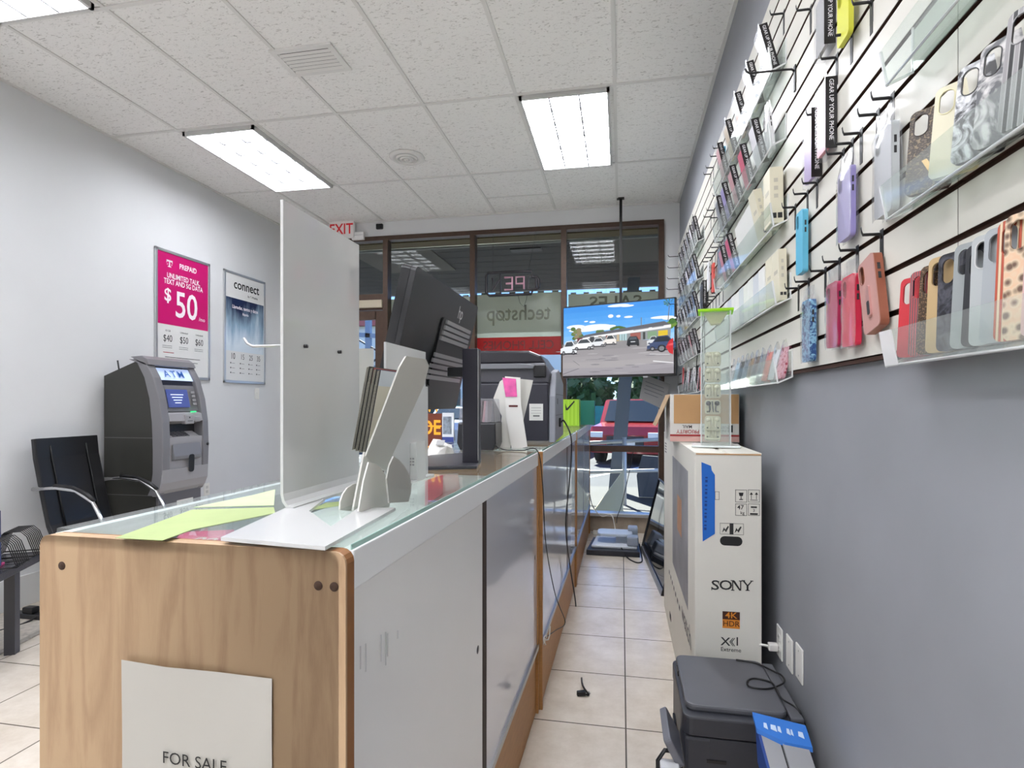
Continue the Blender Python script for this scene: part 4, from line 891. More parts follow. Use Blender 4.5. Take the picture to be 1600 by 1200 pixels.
obj('lower_rim', quadslab(MB(), [b0+Vector((-.012, 0, .0)), b1+Vector((-.012, 0, .0)), b1+up*.06+Vector((-.012, 0, 0)), b0+up*.06+Vector((-.012, 0, 0))], (1, .08, 0), .008), mat('rim_silver', '7d7f84', .3, .5), t, world=True)
cable('grey cords lying loose on the floor between the two monitors', [(.0, 5.2, .06), (.05, 5.08, .01), (.12, 4.95, .006), (.17, 4.98, .006), (.175, 5.1, .02), (.16, 5.3, .08)], .006)
cable('white cord running from the far counter to the floor by the window', [(-.325, 5.95, .42), (-.29, 5.9, .30), (-.2, 5.9, .2), (-.1, 5.88, .22), (-.06, 5.8, .08), (-.05, 5.7, .02)], .006, mat('white_cord'))
t = thing('cord_adapter', 'small white power adapter on the floor at the far counter end', 'adapter', (-.26, 5.93, 0)); obj('adapter_body', MB().box((-.03, -.03, 0), (.05, .03, .045), bev=.008), mat('plug_white'), t); obj('blade', MB().box((-.05, -.01, .02), (-.03, -.006, .03)).box((-.05, .006, .02), (-.03, .01, .03)), STEEL, t)
cable('dark cord hanging down the window glass behind the leaning television', [(.12, 6.03, .86), (.07, 6.03, .6), (.0, 6.03, .3), (-.04, 6.02, .19), (-.05, 5.98, .12)], .004)
# ------------------------------------------------------------------ framed posters on the left wall
ALUF = mat('snap_frame', 'c2c3c6', .3, .7)
def poster(label, y0, y1, z0, z1):
    t = thing('wall_poster', label, 'poster', (XL, (y0+y1)/2, (z0+z1)/2), R(90), 'framed posters on the white wall')
    w, h = (y1-y0)/2, (z1-z0)/2; f = MB()   # local x runs to -... facing the room: local -y is towards the room
    for a, b in (((-w, -h), (-w+.025, h)), ((w-.025, -h), (w, h)), ((-w, -h), (w, -h+.028)), ((-w, h-.025), (w, h))): f.box((a[0], -.018, a[1]), (b[0], 0, b[1]), bev=.003)
    obj('frame', f, ALUF, t); return t, w, h
def onp(x, z, k=0): return fr((x, -.0118-.0006*k, z), (1, 0, 0), (0, 0, 1))
t, w, h = poster('magenta and white framed poster reading PREPAID with a big $50', 4.20, 4.86, 1.585, 2.72)
b = MB().mt(mat('poster_paper', 'dcdcda', .5)).box((-w+.02, -.01, -h+.02), (w-.02, -.004, h-.02)); obj('paper', b, None, t)
zc = -h+2*h*.42
obj('magenta_field', MB().box((-w+.022, -.0106, zc), (w-.022, -.01, h-.022)), mat('poster_magenta', 'c4126a', .3, noise=.05, nscale=5), t)
PW = mat('print_white', 'f0e8ee', .5); x = MB()
put_text(x, 'PREPAID', .066, onp(.05, h-.115), bold=.018, sx=.85)
for a, b_ in (((-.205, h-.10), (-.135, h-.085)), ((-.176, h-.145), (-.164, h-.085)), ((-.205, h-.112), (-.199, h-.085)), ((-.141, h-.112), (-.135, h-.085)), ((-.188, h-.147), (-.152, h-.139))): x.box((a[0], -.0116, a[1]), (b_[0], -.0106, b_[1]))
for q in (-.198, -.149): x.box((q, -.0116, h-.128), (q+.008, -.0106, h-.12))
put_text(x, 'UNLIMITED TALK,\nTEXT AND 5G DATA', .064, onp(.0, h-.25), bold=.016, sx=.78, line=.85)
put_text(x, '$', .16, onp(-.19, h-.40), bold=.014); put_text(x, '50', .33, onp(.03, h-.475), bold=.012, sx=.85); put_text(x, '/mo', .05, onp(.225, h-.56), bold=.01)
obj('headline_text', x, PW, t)
x = MB(); put_text(x, '$40', .085, onp(-.19, zc-.125), sx=.8); put_text(x, '$50', .085, onp(.0, zc-.125), sx=.8); put_text(x, '$60', .085, onp(.19, zc-.125), sx=.8)
for cx in (-.19, 0, .19):
    put_text(x, '10 GB' if cx < 0 else 'Unlimited', .024, onp(cx, zc-.055))
    for k in range(2): x.box((cx-.06, -.0112, zc-.19-.016*k), (cx+.05, -.0106, zc-.187-.016*k))
for k in range(3): x.box((-.22+.03*k, -.0112, zc-.29-.035*k), (.2-.03*k, -.0106, zc-.285-.035*k))
obj('black_lettering', x, mat('print_dark', '3a3a3c', .6), t)
obj('red_line', MB().box((-.24, -.0112, zc-.25), (-.12, -.0106, zc-.245)), REDINK, t)
t, w, h = poster('white framed poster with a dark blue picture, right of the magenta one', 5.06, 5.73, 1.575, 2.725)
obj('paper', MB().mt(mat('poster_paper')).box((-w+.02, -.01, -h+.02), (w-.02, -.004, h-.02)), None, t)
def gradm():
    m = bpy.data.materials.new('blue_photo'); m.use_nodes = True; nt = m.node_tree; N = nt.nodes.new; L = nt.links.new
    b = nt.nodes['Principled BSDF']; tcx = N('ShaderNodeTexCoord'); mpn = N('ShaderNodeMapping'); mpn.inputs['Scale'].default_value = (5, 1, 1.3); L(tcx.outputs['Object'], mpn.inputs[0])
    n = N('ShaderNodeTexNoise'); n.inputs['Scale'].default_value = 1.6; n.inputs['Detail'].default_value = 4; L(mpn.outputs[0], n.inputs['Vector'])
    s = N('ShaderNodeSeparateXYZ'); L(tcx.outputs['Object'], s.inputs[0]); a = N('ShaderNodeMath'); a.operation = 'MULTIPLY_ADD'; L(s.outputs[2], a.inputs[0]); a.inputs[1].default_value = -1.3; L(n.outputs['Fac'], a.inputs[2])
    r = N('ShaderNodeValToRGB'); L(a.outputs[0], r.inputs[0]); e = r.color_ramp.elements; e[0].color = lin('1d2c52'); e[0].position = .15; e[1].color = lin('d3dde4'); e[1].position = .75
    x_ = e.new(.45); x_.color = lin('8fa9bd'); L(r.outputs[0], b.inputs['Base Color']); b.inputs['Roughness'].default_value = .3; return m
zt = h-.27; zb_ = -h+.33
obj('picture', MB().box((-w+.022, -.0106, zb_), (w-.022, -.01, zt)), gradm(), t)
x = MB(); put_text(x, 'connect', .135, onp(.02, h-.125), bold=.014, sx=.95); obj('heading', x, INK, t)
x = MB(); put_text(x, 'by T-Mobile', .035, onp(.12, h-.215)); put_text(x, '10', .09, onp(-.2, zb_-.055), bold=.004, sx=.8); put_text(x, '15', .08, onp(-.05, zb_-.055), sx=.8); put_text(x, '25', .08, onp(.09, zb_-.055), sx=.8); put_text(x, '35', .08, onp(.22, zb_-.055), sx=.8)
for cx in (-.2, -.05, .09, .22):
    for k in range(3): x.box((cx-.04, -.0112, zb_-.13-.05*k), (cx-.025, -.0106, zb_-.117-.05*k)); x.box((cx-.015, -.0112, zb_-.127-.05*k), (cx+.03, -.0106, zb_-.124-.05*k))
obj('small_lettering', x, mat('print_dark'), t)
x = MB(); put_text(x, 'Llamadas, textos y datos', .05, onp(0, zt-.09), bold=.016, sx=.85); put_text(x, 'Rápido', .035, onp(0, zt-.15), bold=.01); obj('headline_text', x, PW, t)
# ------------------------------------------------------------------ plates on the left wall
def lplate(label, y, z, cat, kind):
    t = thing(kind, label, cat, (XL, y, z)); obj('plate', MB().box((0, -.037, -.06), (.006, .037, .06), bev=.003), PLM, t)
    if kind == 'light_switch': obj('toggle', MB().box((.004, -.007, -.012), (.014, .007, .012), bev=.002), PLM, t)
    else: obj('socket', MB().box((.005, -.016, .008), (.0075, .016, .035), bev=.001).box((.005, -.016, -.035), (.0075, .016, -.008), bev=.001), mat('socket_grey', 'c9c7c2', .4), t)  # socket in a greyer tone than its plate
lplate('small white switch plate on the wall below the second poster', 5.60, 1.47, 'switch', 'light_switch')
lplate('white socket plate on the wall just right of the cash machine', 4.83, .53, 'wall plate', 'outlet_plate')
# ------------------------------------------------------------------ exit sign, sensor and window header bits
p = at(533, 358, Y=6.05)
t = thing('exit_sign', 'white lit exit sign with red letters above the tall white stand', 'exit sign', (p.x, 6.05, p.z+.0))
obj('housing', MB().box((-.155, 0, -.10), (.155, .05, .10), bev=.006), WHITE, t)
x = MB(); put_text(x, 'EXIT', .17, fr((0, -.0015, -.005), (1, 0, 0), (0, 0, 1)), bold=.016, sx=.85); obj('lettering', x, mat('exit_red', 'b5161e', .5, emit=.05), t)
obj('bracket', MB().box((-.03, .045, -.03), (.03, .072, .03)), WHITE, t)
t = thing('alarm_box', 'small white box on the header beside the exit sign', 'box', (-3.0, 6.118, 3.30)); obj('cover', MB().box((-.06, -.05, -.05), (.09, 0, .04), bev=.006), WHITE, t); obj('vent_line', MB().box((-.05, -.052, .0), (.08, -.05, .004)), mat('grey_print'), t)
p = at(593, 354, Y=6.1)
t = thing('motion_sensor', 'small black sensor on the white header above the shop window', 'sensor', (p.x, 6.118, p.z)); obj('body', MB().box((-.04, -.035, -.03), (.04, 0, .03), bev=.008), BLACK, t); obj('lens', MB().cyl((0, -.042, 0), (0, -.033, 0), .018), MB2, t)
# ------------------------------------------------------------------ OPEN sign hanging in the window (read from outside)
a = at(760, 427, Y=5.98); b_ = at(842, 459, Y=5.98); wO, hO = b_.x-a.x, a.z-b_.z; cx, cz_ = (a.x+b_.x)/2, (a.z+b_.z)/2
t = thing('open_sign', 'unlit tube sign reading OPEN backwards, hanging in the shop window', 'open sign', (cx, 5.98, cz_))
fr_ = MB()
fr_.tube([(-wO/2+.02, 0, hO/2), (wO*.36, 0, hO/2), (wO*.38, 0, hO*.22), (wO/2-.02, 0, hO*.22), (wO/2, 0, hO*.1), (wO/2, 0, -hO*.22), (wO/2-.03, 0, -hO*.3), (wO*.38, 0, -hO*.32), (wO*.36, 0, -hO/2), (-wO/2+.03, 0, -hO/2), (-wO/2, 0, -hO/2+.03), (-wO/2, 0, hO/2-.03)], .016, 6, True)
fr_.box((-wO*.24, -.01, -hO/2), (-wO*.22, .01, hO/2))
obj('frame', fr_, mat('sign_frame_black', '201c20', .4), t)
def glyph(mb, paths, x0, wg):
    for p_ in paths: mb.tube([(x0-wg*(u-.5), 0, hO*.30*(v*2-1)*.9) for u, v in p_], .0115, 6)
G = {'O': [[(0, 0), (1, 0), (1, 1), (0, 1), (0, 0)]], 'P': [[(0, 0), (0, 1), (1, 1), (1, .45), (0, .45)]], 'E': [[(1, 0), (0, 0), (0, 1), (1, 1)], [(0, .5), (.8, .5)]], 'N': [[(0, 0), (0, 1), (1, 0), (1, 1)]]}
for k, ch in enumerate('OPEN'):
    g_ = MB(); glyph(g_, G[ch], wO*(.37-.225*k), wO*.15); obj('letter_tube', g_, mat('tube_pink', 'b98a9a', .3) if ch in 'PE' else mat('tube_grey', '3c383c', .3), t)
ch = MB()
for x0, x1, z1 in ((-wO*.38, -wO*.42, 3.235-cz_), (wO*.30, wO*.42, 3.235-cz_)): ch.tube([(x0, 0, hO/2), (x1, .13, z1+.004)], .002, 5)
ch.tube([(.06, 0, -hO/2), (.08, .02, -hO/2-.09), (.12, .03, -hO/2-.13), (.15, .02, -hO/2-.05), (.16, 0, -hO/2)], .0025, 5)
obj('chain', ch, WIRE, t)
# ------------------------------------------------------------------ banners on the outside of the glass, read backwards from here
def banner(label, x0, x1, z0, z1, fieldm, body, size, tm, sx, cx=0, cz=0, bold=.01, Y=6.20, group=None):
    t = thing('window_banner', label, 'banner', ((x0+x1)/2, Y, z0), 0, group); w = (x1-x0)/2
    obj('sheet', MB().box((-w, 0, 0), (w, .004, z1-z0)), fieldm, t)
    if body:
        x = MB(); put_text(x, body, size, fr((cx, -.0015, (z1-z0)/2+cz), (-1, 0, 0), (0, 0, 1)), bold=bold, sx=sx); obj('lettering', x, tm, t)
    return t
BAN = mat('banner_khaki', 'd2cebf', .8, trans=.75); BANR = mat('banner_red', 'e02a30', .7, trans=.75); BT = mat('banner_text', '6b6554', .8); BRT = mat('banner_text_red', '7d1a1f', .8)
a = at(744, 461, Y=6.2); b_ = at(877, 518, Y=6.2)
t = banner('khaki banner with a long backwards word, above the red CELL PHONES banner', a.x, b_.x, b_.z, a.z, BAN, 'techstøp', .24, BT, .86, cz=-.005)
obj('white_edge', MB().box(((a.x-b_.x)/2, -.002, -.05), ((b_.x-a.x)/2, .004, -.001)), PAPER, t)
h_ = MB()
for k in range(6): x = -.42+.16*k; h_.box((x, -.002, a.z-b_.z), (x+.07, .006, a.z-b_.z+.018))
obj('hem_loop', h_, mat('hem_dark', '5d5d55', .8), t)
a2 = at(744, 526, Y=6.2); b2 = at(877, 554, Y=6.2)
banner('red banner reading CELL PHONES backwards between the bronze posts', a2.x, b2.x, b2.z, a2.z, BANR, 'CELL PHONES', .135, BRT, .95)
a3 = at(608, 468, Y=6.2); b3 = at(740, 532, Y=6.2)
t = banner('khaki banner half hidden behind the black monitor, letter O showing', a3.x, b3.x, b3.z, a3.z, BAN, 'IO', .22, BT, .7, cx=-.33, cz=-.0)
h_ = MB()
for k in range(6): x = -.42+.16*k; h_.box((x, -.002, a3.z-b3.z), (x+.07, .006, a3.z-b3.z+.018))
obj('hem_loop', h_, mat('hem_dark'), t)
a4 = at(608, 536, Y=6.2); b4 = at(740, 575, Y=6.2)
banner('red banner mostly hidden behind the black monitor and sign holder', a4.x, b4.x, b4.z, a4.z, BANR, None, 0, None, 1)
a5 = at(888, 460, Y=6.2); b5 = at(1031, 510, Y=6.2)
t = banner('khaki banner reading SALES backwards above the hanging television', a5.x, b5.x, b5.z, a5.z-.0, BAN, 'SALES', .2, BT, 1.1, cx=.02, cz=.075)
h_ = MB()
for k in range(7): x = -.46+.14*k; h_.box((x, -.002, a5.z-b5.z), (x+.06, .006, a5.z-b5.z+.018))
obj('hem_loop', h_, mat('hem_dark'), t)
# stickers on the glazed door
t = thing('door_sticker', 'red ring sticker on the glass door beside the bronze post', 'sticker', at(577, 572, Y=6.13)); c = t.location
obj('red_square', MB().box((c.x-.08, 6.129, c.z-.14), (c.x+.03, 6.131, c.z+.12)), mat('sticker_pink', 'd9898b', .5), t, world=True)
obj('white_ring', MB().lathe([(.03, 0), (.06, 0), (.06, .002), (.03, .002)], (0, 0, 0), 20, Matrix.Translation((c.x-.03, 6.128, c.z)) @ Matrix.Rotation(R(90), 4, 'X')), PAPER, t, world=True)
obj('red_dot', MB().cyl((c.x-.03, 6.1285, c.z), (c.x-.03, 6.126, c.z), .022), REDINK, t, world=True)
t = thing('door_notice', 'white notice with lime bands on the glass door left of the brochures', 'notice', at(566, 640, Y=6.1)); c = t.location
q0 = at(552, 545, Y=6.1); q1 = at(566, 700, Y=6.1)
obj('paper', MB().box((q0.x, 6.10, 1.0), (at(584, 600, Y=6.1).x, 6.103, q0.z)), mat('notice_paper', 'cfd0c8', .6, trans=.3), t, world=True)
lb = MB()
for ya, yb in ((550, 592), (620, 672)): lb.box((q0.x, 6.098, at(556, yb, Y=6.1).z), (at(561, yb, Y=6.1).x, 6.0995, at(556, ya, Y=6.1).z))
obj('lime_band', lb, mat('lime_print', '9aa51e', .5), t, world=True)
# ------------------------------------------------------------------ cash machine
AG = mat('atm_grey', '77767a', .38); AGL = mat('atm_light_grey', '9a999c', .35); AD = mat('atm_dark_side', '33332f', .42)
Y0, Y1 = 3.68, 4.14
t = thing('cash_machine', 'dark grey cash machine with a lit ATM header against the white wall', 'cash machine', (-3.62, 3.91, 0))
CUR = [(-3.60, 1.70), (-3.52, 1.67), (-3.455, 1.56), (-3.405, 1.40), (-3.378, 1.22), (-3.372, 1.02), (-3.378, .84), (-3.40, .72), (-3.43, .665)]
def cx_(z):
    for (x0, z0), (x1, z1) in zip(CUR, CUR[1:]):
        if z0 >= z >= z1: return x0+(x1-x0)*(z0-z)/(z0-z1)
    return CUR[-1][0]
obj('cabinet', MB().box((-3.90, Y0+.01, 0), (-3.43, Y1-.01, .75), bev=.004), mat('atm_cabinet', '5f5e62', .4), t, world=True)
sd_ = [(-3.905, .0), (-3.905, 1.575), (-3.60, 1.69), (-3.53, 1.60), (-3.47, 1.42), (-3.45, 1.2), (-3.45, 0)]
sm = MB()
for y in (Y0, Y1-.006): sm.prism(sd_, 'y', y, y+.006)
sm.prism([(-3.905, 1.50), (-3.905, 1.575), (-3.60, 1.69), (-3.55, 1.62)], 'y', Y0+.006, Y1-.006)
obj('side_panel', sm, AD, t, world=True)
ln = MB().box((-3.905, Y0-.001, 1.10), (-3.45, Y0+.001, 1.104)); ln.box((-3.905, Y0-.001, .665), (-3.45, Y0, .668)); obj('panel_seam', ln, mat('seam_grey', '6d6d6c', .5), t, world=True)
ck = MB(); ins = [(x-.075-.02*(1-abs(z-1.15)/.6), z) for x, z in CUR]
for ya, yb in ((Y0-.012, Y0+.062), (Y1-.05, Y1+.012)): ck.prism(CUR+ins[::-1], 'y', ya, yb, bev=.006)
obj('fascia_cheek', ck, AG, t, world=True)
obj('hood', MB().prism([(-3.66, 1.72), (-3.56, 1.725), (-3.515, 1.70), (-3.495, 1.658), (-3.53, 1.65), (-3.6, 1.68)], 'y', Y0-.012, Y1+.012, bev=.006), AG, t, world=True)
obj('chin', MB().prism([(-3.375, .86), (-3.38, .76), (-3.405, .70), (-3.44, .66), (-3.47, .66), (-3.44, .86)], 'y', Y0-.01, Y1+.01, bev=.006), AGL, t, world=True)
def band(z0, z1, off, ya=Y0+.062, yb=Y1-.05, th=.03):
    return MB().prism([(cx_(z1)-off, z1), (cx_(z0)-off, z0), (cx_(z0)-off-th, z0), (cx_(z1)-off-th, z1)], 'y', ya, yb)
def plane(z, off, y): 
    tz = Vector((cx_(z+.02)-cx_(z-.02), 0, .04)).normalized(); return fr((cx_(z)-off, y, z), (0, 1, 0), tz)
yc = (Y0+Y1)/2+.006
hd = band(1.545, 1.64, .02); obj('lit_header', hd, mat('atm_header', 'c3d4f4', .4, emit=.055, ecol='bcd0ff'), t, world=True)
x = MB(); put_text(x, 'ATM', .088, plane(1.592, .013, yc-.01), bold=.004, spacing=1.3); obj('header_lettering', x, mat('atm_blue', '2d63ad', .5), t, world=True)
obj('header_dark_strip', band(1.505, 1.545, .035), mat('atm_navy', '2a2c3a', .35), t, world=True)  # dark navy band between the header and the screen
obj('screen_surround', band(1.30, 1.505, .03), AG, t, world=True)
sf = MB(); M = plane(1.40, .0285, yc-.03); sf.prism(rrect(-.11, -.07, .11, .075, .006), 'z', 0, .002, M); obj('display', sf, mat('atm_screen', '4a5690', .15, emit=.03, ecol='5a68a8'), t, world=True)
x = MB(); M = plane(1.40, .026, yc-.03)
for k in range(4): x.box((-.07+.01*k, .03-.022*k, 0), (.06-.012*k, .036-.022*k, .0004), M)
obj('display_text', x, mat('atm_text', 'a9b4dc', .4, emit=.3), t, world=True)
x = MB(); M = plane(1.40, .028, yc+.135)
for k in range(4): x.box((-.018, .045-.032*k, 0), (.018, .063-.032*k, .006), M)
obj('side_button', x, AGL, t, world=True)
obj('reader_shelf', MB().prism([(cx_(1.28)-.005, 1.285), (cx_(1.22)+.0, 1.225), (cx_(1.22)-.09, 1.20), (cx_(1.28)-.06, 1.30)], 'y', Y0+.062, Y1-.05, bev=.004), AGL, t, world=True)
obj('card_reader', MB().box((cx_(1.25)-.03, yc-.02, 1.20), (cx_(1.25)+.012, yc+.07, 1.275), bev=.006).box((cx_(1.25)-.03, yc+.09, 1.215), (cx_(1.25)+.004, yc+.15, 1.26), bev=.006), AGL, t, world=True)
obj('reader_slot', MB().box((cx_(1.25)+.01, yc+.0, 1.222), (cx_(1.25)+.0135, yc+.05, 1.226)).cyl((cx_(1.25)+.01, yc+.02, 1.252), (cx_(1.25)+.0135, yc+.02, 1.252), .006), BLACK, t, world=True)
obj('green_light', MB().box((cx_(1.29)-.01, yc+.06, 1.293), (cx_(1.29)+.003, yc+.11, 1.30)), mat('green_led', '20e070', .3, emit=.3), t, world=True)
obj('recess', band(1.11, 1.225, .085, th=.02), mat('recess_dark', '2b2b2e', .5), t, world=True)
kp = MB(); M = fr((cx_(1.11)-.055, yc-.02, 1.122), (0, 1, 0), (-.85, 0, .5))
kp.box((-.16, -.05, -.02), (.17, .05, 0), M); obj('keypad_shelf', kp, AGL, t, world=True)
ky = MB()
for i in range(4):
    for j in range(4): ky.box((-.10+.045*i, -.036+.019*j, 0), (-.064+.045*i, -.022+.019*j, .005), M)
obj('key', ky, mat('key_grey', '4d4d52', .4), t, world=True)
obj('lower_panel', band(.86, 1.10, .012), AGL, t, world=True)
obj('cash_tray', MB().prism([(cx_(1.04)-.006, 1.05), (cx_(.95)+.012, .955), (cx_(.93)+.012, .93), (cx_(.9)-.01, .92)], 'y', Y0+.09, Y1-.08, bev=.003), AG, t, world=True)
x = MB(); M = plane(.93, -.014, yc+.03); x.prism(rrect(-.028, -.11, .028, .03, .02), 'z', 0, .002, M); obj('cash_slot', x, mat('slot_black', '1a1a1c', .4), t, world=True)
obj('lock', MB().cyl((-3.40, Y1+.012, 1.03), (-3.40, Y1+.016, 1.03), .012).cyl((-3.36, Y1-.02, 1.03), (-3.355, Y1-.02, 1.03), .012), BLACK, t, world=True)
obj('hinge', MB().box((-3.455, Y0-.004, .98), (-3.44, Y0, 1.06)).box((-3.455, Y0-.004, .78), (-3.44, Y0, .86)), STEEL, t, world=True)
obj('rating_label', MB().box((-3.4305, Y0+.19, .53), (-3.429, Y0+.36, .60)), mat('label_white'), t, world=True)
obj('antenna', MB().tube([(-3.86, Y0+.10, 1.56), (-3.875, Y0+.09, 1.70)], .006, 6).tube([(-3.80, Y1-.05, 1.6), (-3.805, Y1-.05, 1.72)], .006, 6), BLACK, t, world=True)
# ------------------------------------------------------------------ black chair with chrome arms
LEA = mat('black_leather', '19191b', .34, bump=.08, bscale=90)
t = thing('arm_chair', 'black leather chair with curved chrome arms against the white wall', 'chair', (-3.5, 3.30, 0))
ya, yb = 3.07, 3.53
def slab(path, y0, y1, th):
    q = []
    for i in range(len(path)):
        a = Vector(path[max(i-1, 0)]); b = Vector(path[min(i+1, len(path)-1)]); d = (b-a).normalized(); n = Vector((-d.y, d.x)); q.append((path[i][0]+n.x*th, path[i][1]+n.y*th))
    return MB().prism(list(path)+q[::-1], 'y', y0, y1, bev=.008)
obj('backrest', slab([(-3.80, 1.13), (-3.785, 1.0), (-3.75, .85), (-3.715, .7), (-3.68, .56), (-3.64, .48)], ya, yb, -.035), LEA, t, world=True)
x = MB()
for y in (ya+.10, yb-.10): x.tube([(-3.796, y, 1.08), (-3.778, y, 1.0), (-3.742, y, .85), (-3.706, y, .7), (-3.665, y, .54)], .006, 6)
obj('seam', x, mat('leather_seam', '0d0d0e', .5), t, world=True)
obj('seat', slab([(-3.66, .47), (-3.55, .44), (-3.35, .445), (-3.22, .45), (-3.18, .42)], ya, yb, -.05), LEA, t, world=True)
for y in (ya-.02, yb+.02):
    x = MB().tube([(-3.79, y, .80), (-3.60, y, .815), (-3.45, y, .80), (-3.32, y, .73), (-3.24, y, .60), (-3.20, y, .42), (-3.19, y, .2), (-3.20, y, .04), (-3.3, y, .015), (-3.75, y, .015)], .013, 8)
    f = obj('arm_frame', x, CHROME, t, world=True)
    obj('arm_pad', MB().tube([(-3.62, y, .829), (-3.48, y, .821), (-3.37, y, .78), (-3.31, y, .74)], .013, 8), BLACK, f, world=True)
# ------------------------------------------------------------------ low dark table with wire racks and a pink flyer
t = thing('side_table', 'low dark table at the left edge with a wire rack on it', 'table', (-3.1, 2.33, 0), R(27.4))
TD = mat('table_black', '34343a', .25); z_ = .50
obj('table_top', MB().box((-.5, -.45, z_-.045), (0, .46, z_), bev=.003), TD, t)
for x_, y_ in ((-.06, -.42), (-.06, .24), (-.46, -.42), (-.46, .40)): obj('leg', MB().box((x_-.025, y_-.025, 0), (x_+.025, y_+.025, z_-.045)), mat('table_leg', '3d3d42', .3), t)
def rack(label, cx, cy, rz, n, span, dpt):
    t = thing('wire_rack', label, 'file rack', (cx, cy, z_), rz, 'wire file racks on the dark table')
    b = MB().tube([(-span/2, -dpt/2, .008), (span/2, -dpt/2, .008), (span/2, dpt/2, .008), (-span/2, dpt/2, .008)], .004, 6, True); obj('base_frame', b, WIRE, t)
    for k in range(n):
        x = -span/2+span*k/(n-1)
        obj('divider', MB().tube([(x, -dpt/2, .008), (x, -dpt*.32, .12), (x, -dpt*.18, .15), (x, dpt*.18, .15), (x, dpt*.32, .12), (x, dpt/2, .008)], .0026, 5), WIRE, t)
rack('black wire file rack on the low table in front of the chair', -3.36, 2.63, R(-58), 9, .17, .2)
rack('black wire file rack beside the pink flyer on the low table', -3.22, 2.42, R(-58), 8, .15, .2)
t = thing('flyer_stand', 'pink and white flyer standing on the low table at the left edge', 'flyer', (-3.28, 2.36, z_), R(35))
ml = Matrix.Rotation(R(-14), 4, 'X')
obj('flyer', MB().mt(mat('flyer_white', 'e3dde3', .5)).box((-.11, 0, .012), (.06, .004, .27), ml), None, t)
pm_ = MB(); PKM = mat('flyer_pink', 'd94f8c', .4)
pm_.prism([(.06, .005), (.075, .005), (.045, .30), (.0, .33), (-.11, .33), (-.11, .30), (.0, .30), (.045, .27)], 'y', -.001, .005, ml); obj('pink_edge', pm_, PKM, t)
obj('foot', MB().box((-.13, -.06, 0), (.085, .08, .012), bev=.003), PKM, t)
obj('blue_backing', MB().prism([(.05, .01), (.09, .01), (.065, .30), (.04, .30)], 'y', .008, .016, ml), mat('flyer_navy', '23355e', .4), t)
x = MB()
for k in range(8): x.box((-.1, -.0006, .05+.025*k), (.02-.01*(k % 3), 0, .055+.025*k), ml)
obj('print', x, mat('grey_print'), t)
t = thing('power_strip', 'dark power strip and adapter on the floor below the left wall', 'power strip', (-3.7, 2.95, 0)); obj('strip', MB().box((-.12, -.03, 0), (.16, .03, .035), bev=.006), DARK, t); obj('adapter', MB().box((-.02, -.026, .035), (.06, .026, .075), bev=.008), BLACK, t)
cable('black cord on the floor running to the power strip by the table', [(-3.6, 2.95, .03), (-3.62, 2.85, .006), (-3.66, 2.7, .006), (-3.7, 2.5, .006), (-3.75, 2.35, .006)], .006)
t = thing('floor_mat', 'flat grey speckled mat lying on the tiles under the low table', 'mat', (-3.55, 2.6, 0), R(14)); obj('mat_body', MB().box((-.45, -.5, .0), (.17, .55, .006), bev=.002), mat('mat_grey', 'b7b0a6', .9, noise=.2, nscale=40), t); obj('mat_border', MB().box((.17, -.5, 0), (.21, .55, .007), bev=.002), mat('mat_edge', '98928a', .9, noise=.2, nscale=60), t)
# ------------------------------------------------------------------ outside: canopy, pavement, car park
ASPH = mat('asphalt', '3f4147', .9, noise=.1, nscale=1.2); CONC = mat('concrete', '48484a', .85, noise=.08, nscale=2)
struct('ground_pavement', MB().box((-14, YF+.1, -.12), (10, 9.4, -.02)), CONC)
struct('ground_car_park', MB().box((-60, 9.4, -.3), (60, 90, -.16)), ASPH)
struct('ground_kerb', MB().mt(CONC).box((-14, 9.4, -.3), (10, 9.55, -.02)).mt(mat('kerb_yellow', 'd8c02a', .7)).box((-14, 9.55, -.3), (10, 9.58, -.03)), None)
# covered walkway
SOF = mat('soffit_panel', '2c2a28', .8, noise=.05, nscale=2)
t = thing('walkway_canopy', 'dark boarded canopy over the pavement outside the shop window', 'canopy', (-2, 8, 3.33))
s = MB()
for k in range(12): s.box((-14, 6.22+.3*k, 3.34+.0), (10, 6.51+.3*k, 3.39))
obj('soffit_board', s, SOF, t, world=True)
obj('fascia', MB().box((-14, 9.82, 3.34), (10, 9.9, 3.8)), mat('fascia_grey', '8b8b8b', .7), t, world=True)
obj('roof', MB().box((-14, 6.2, 3.5), (10, 9.85, 3.7)), mat('roof_grey', '7a7a7a', .9), t, world=True)
obj('wall_beam', MB().box((-14, 6.3, 3.25), (10, 6.5, 3.36)), mat('beam_tan', '5f4f2c', .8), t, world=True)
obj('conduit', MB().cyl((-14, 6.75, 3.30), (10, 6.75, 3.30), .018, 8), mat('conduit_grey', '9a9a98', .5, .3), t, world=True)
for x0, y0 in ((-3.5, 6.9), (-.55, 6.9)): obj('access_panel', MB().prism([(x0, y0), (x0+1.1, y0), (x0+1.1, y0+1.15), (x0, y0+1.15)], 'z', 3.325, 3.342), mat('panel_tan', '55524b', .8), t, world=True)
obj('soffit_lamp', MB().box((-1.4, 7.1, 3.325), (-1.0, 7.25, 3.342)), mat('lamp_dark', '3c3935', .6), t, world=True)
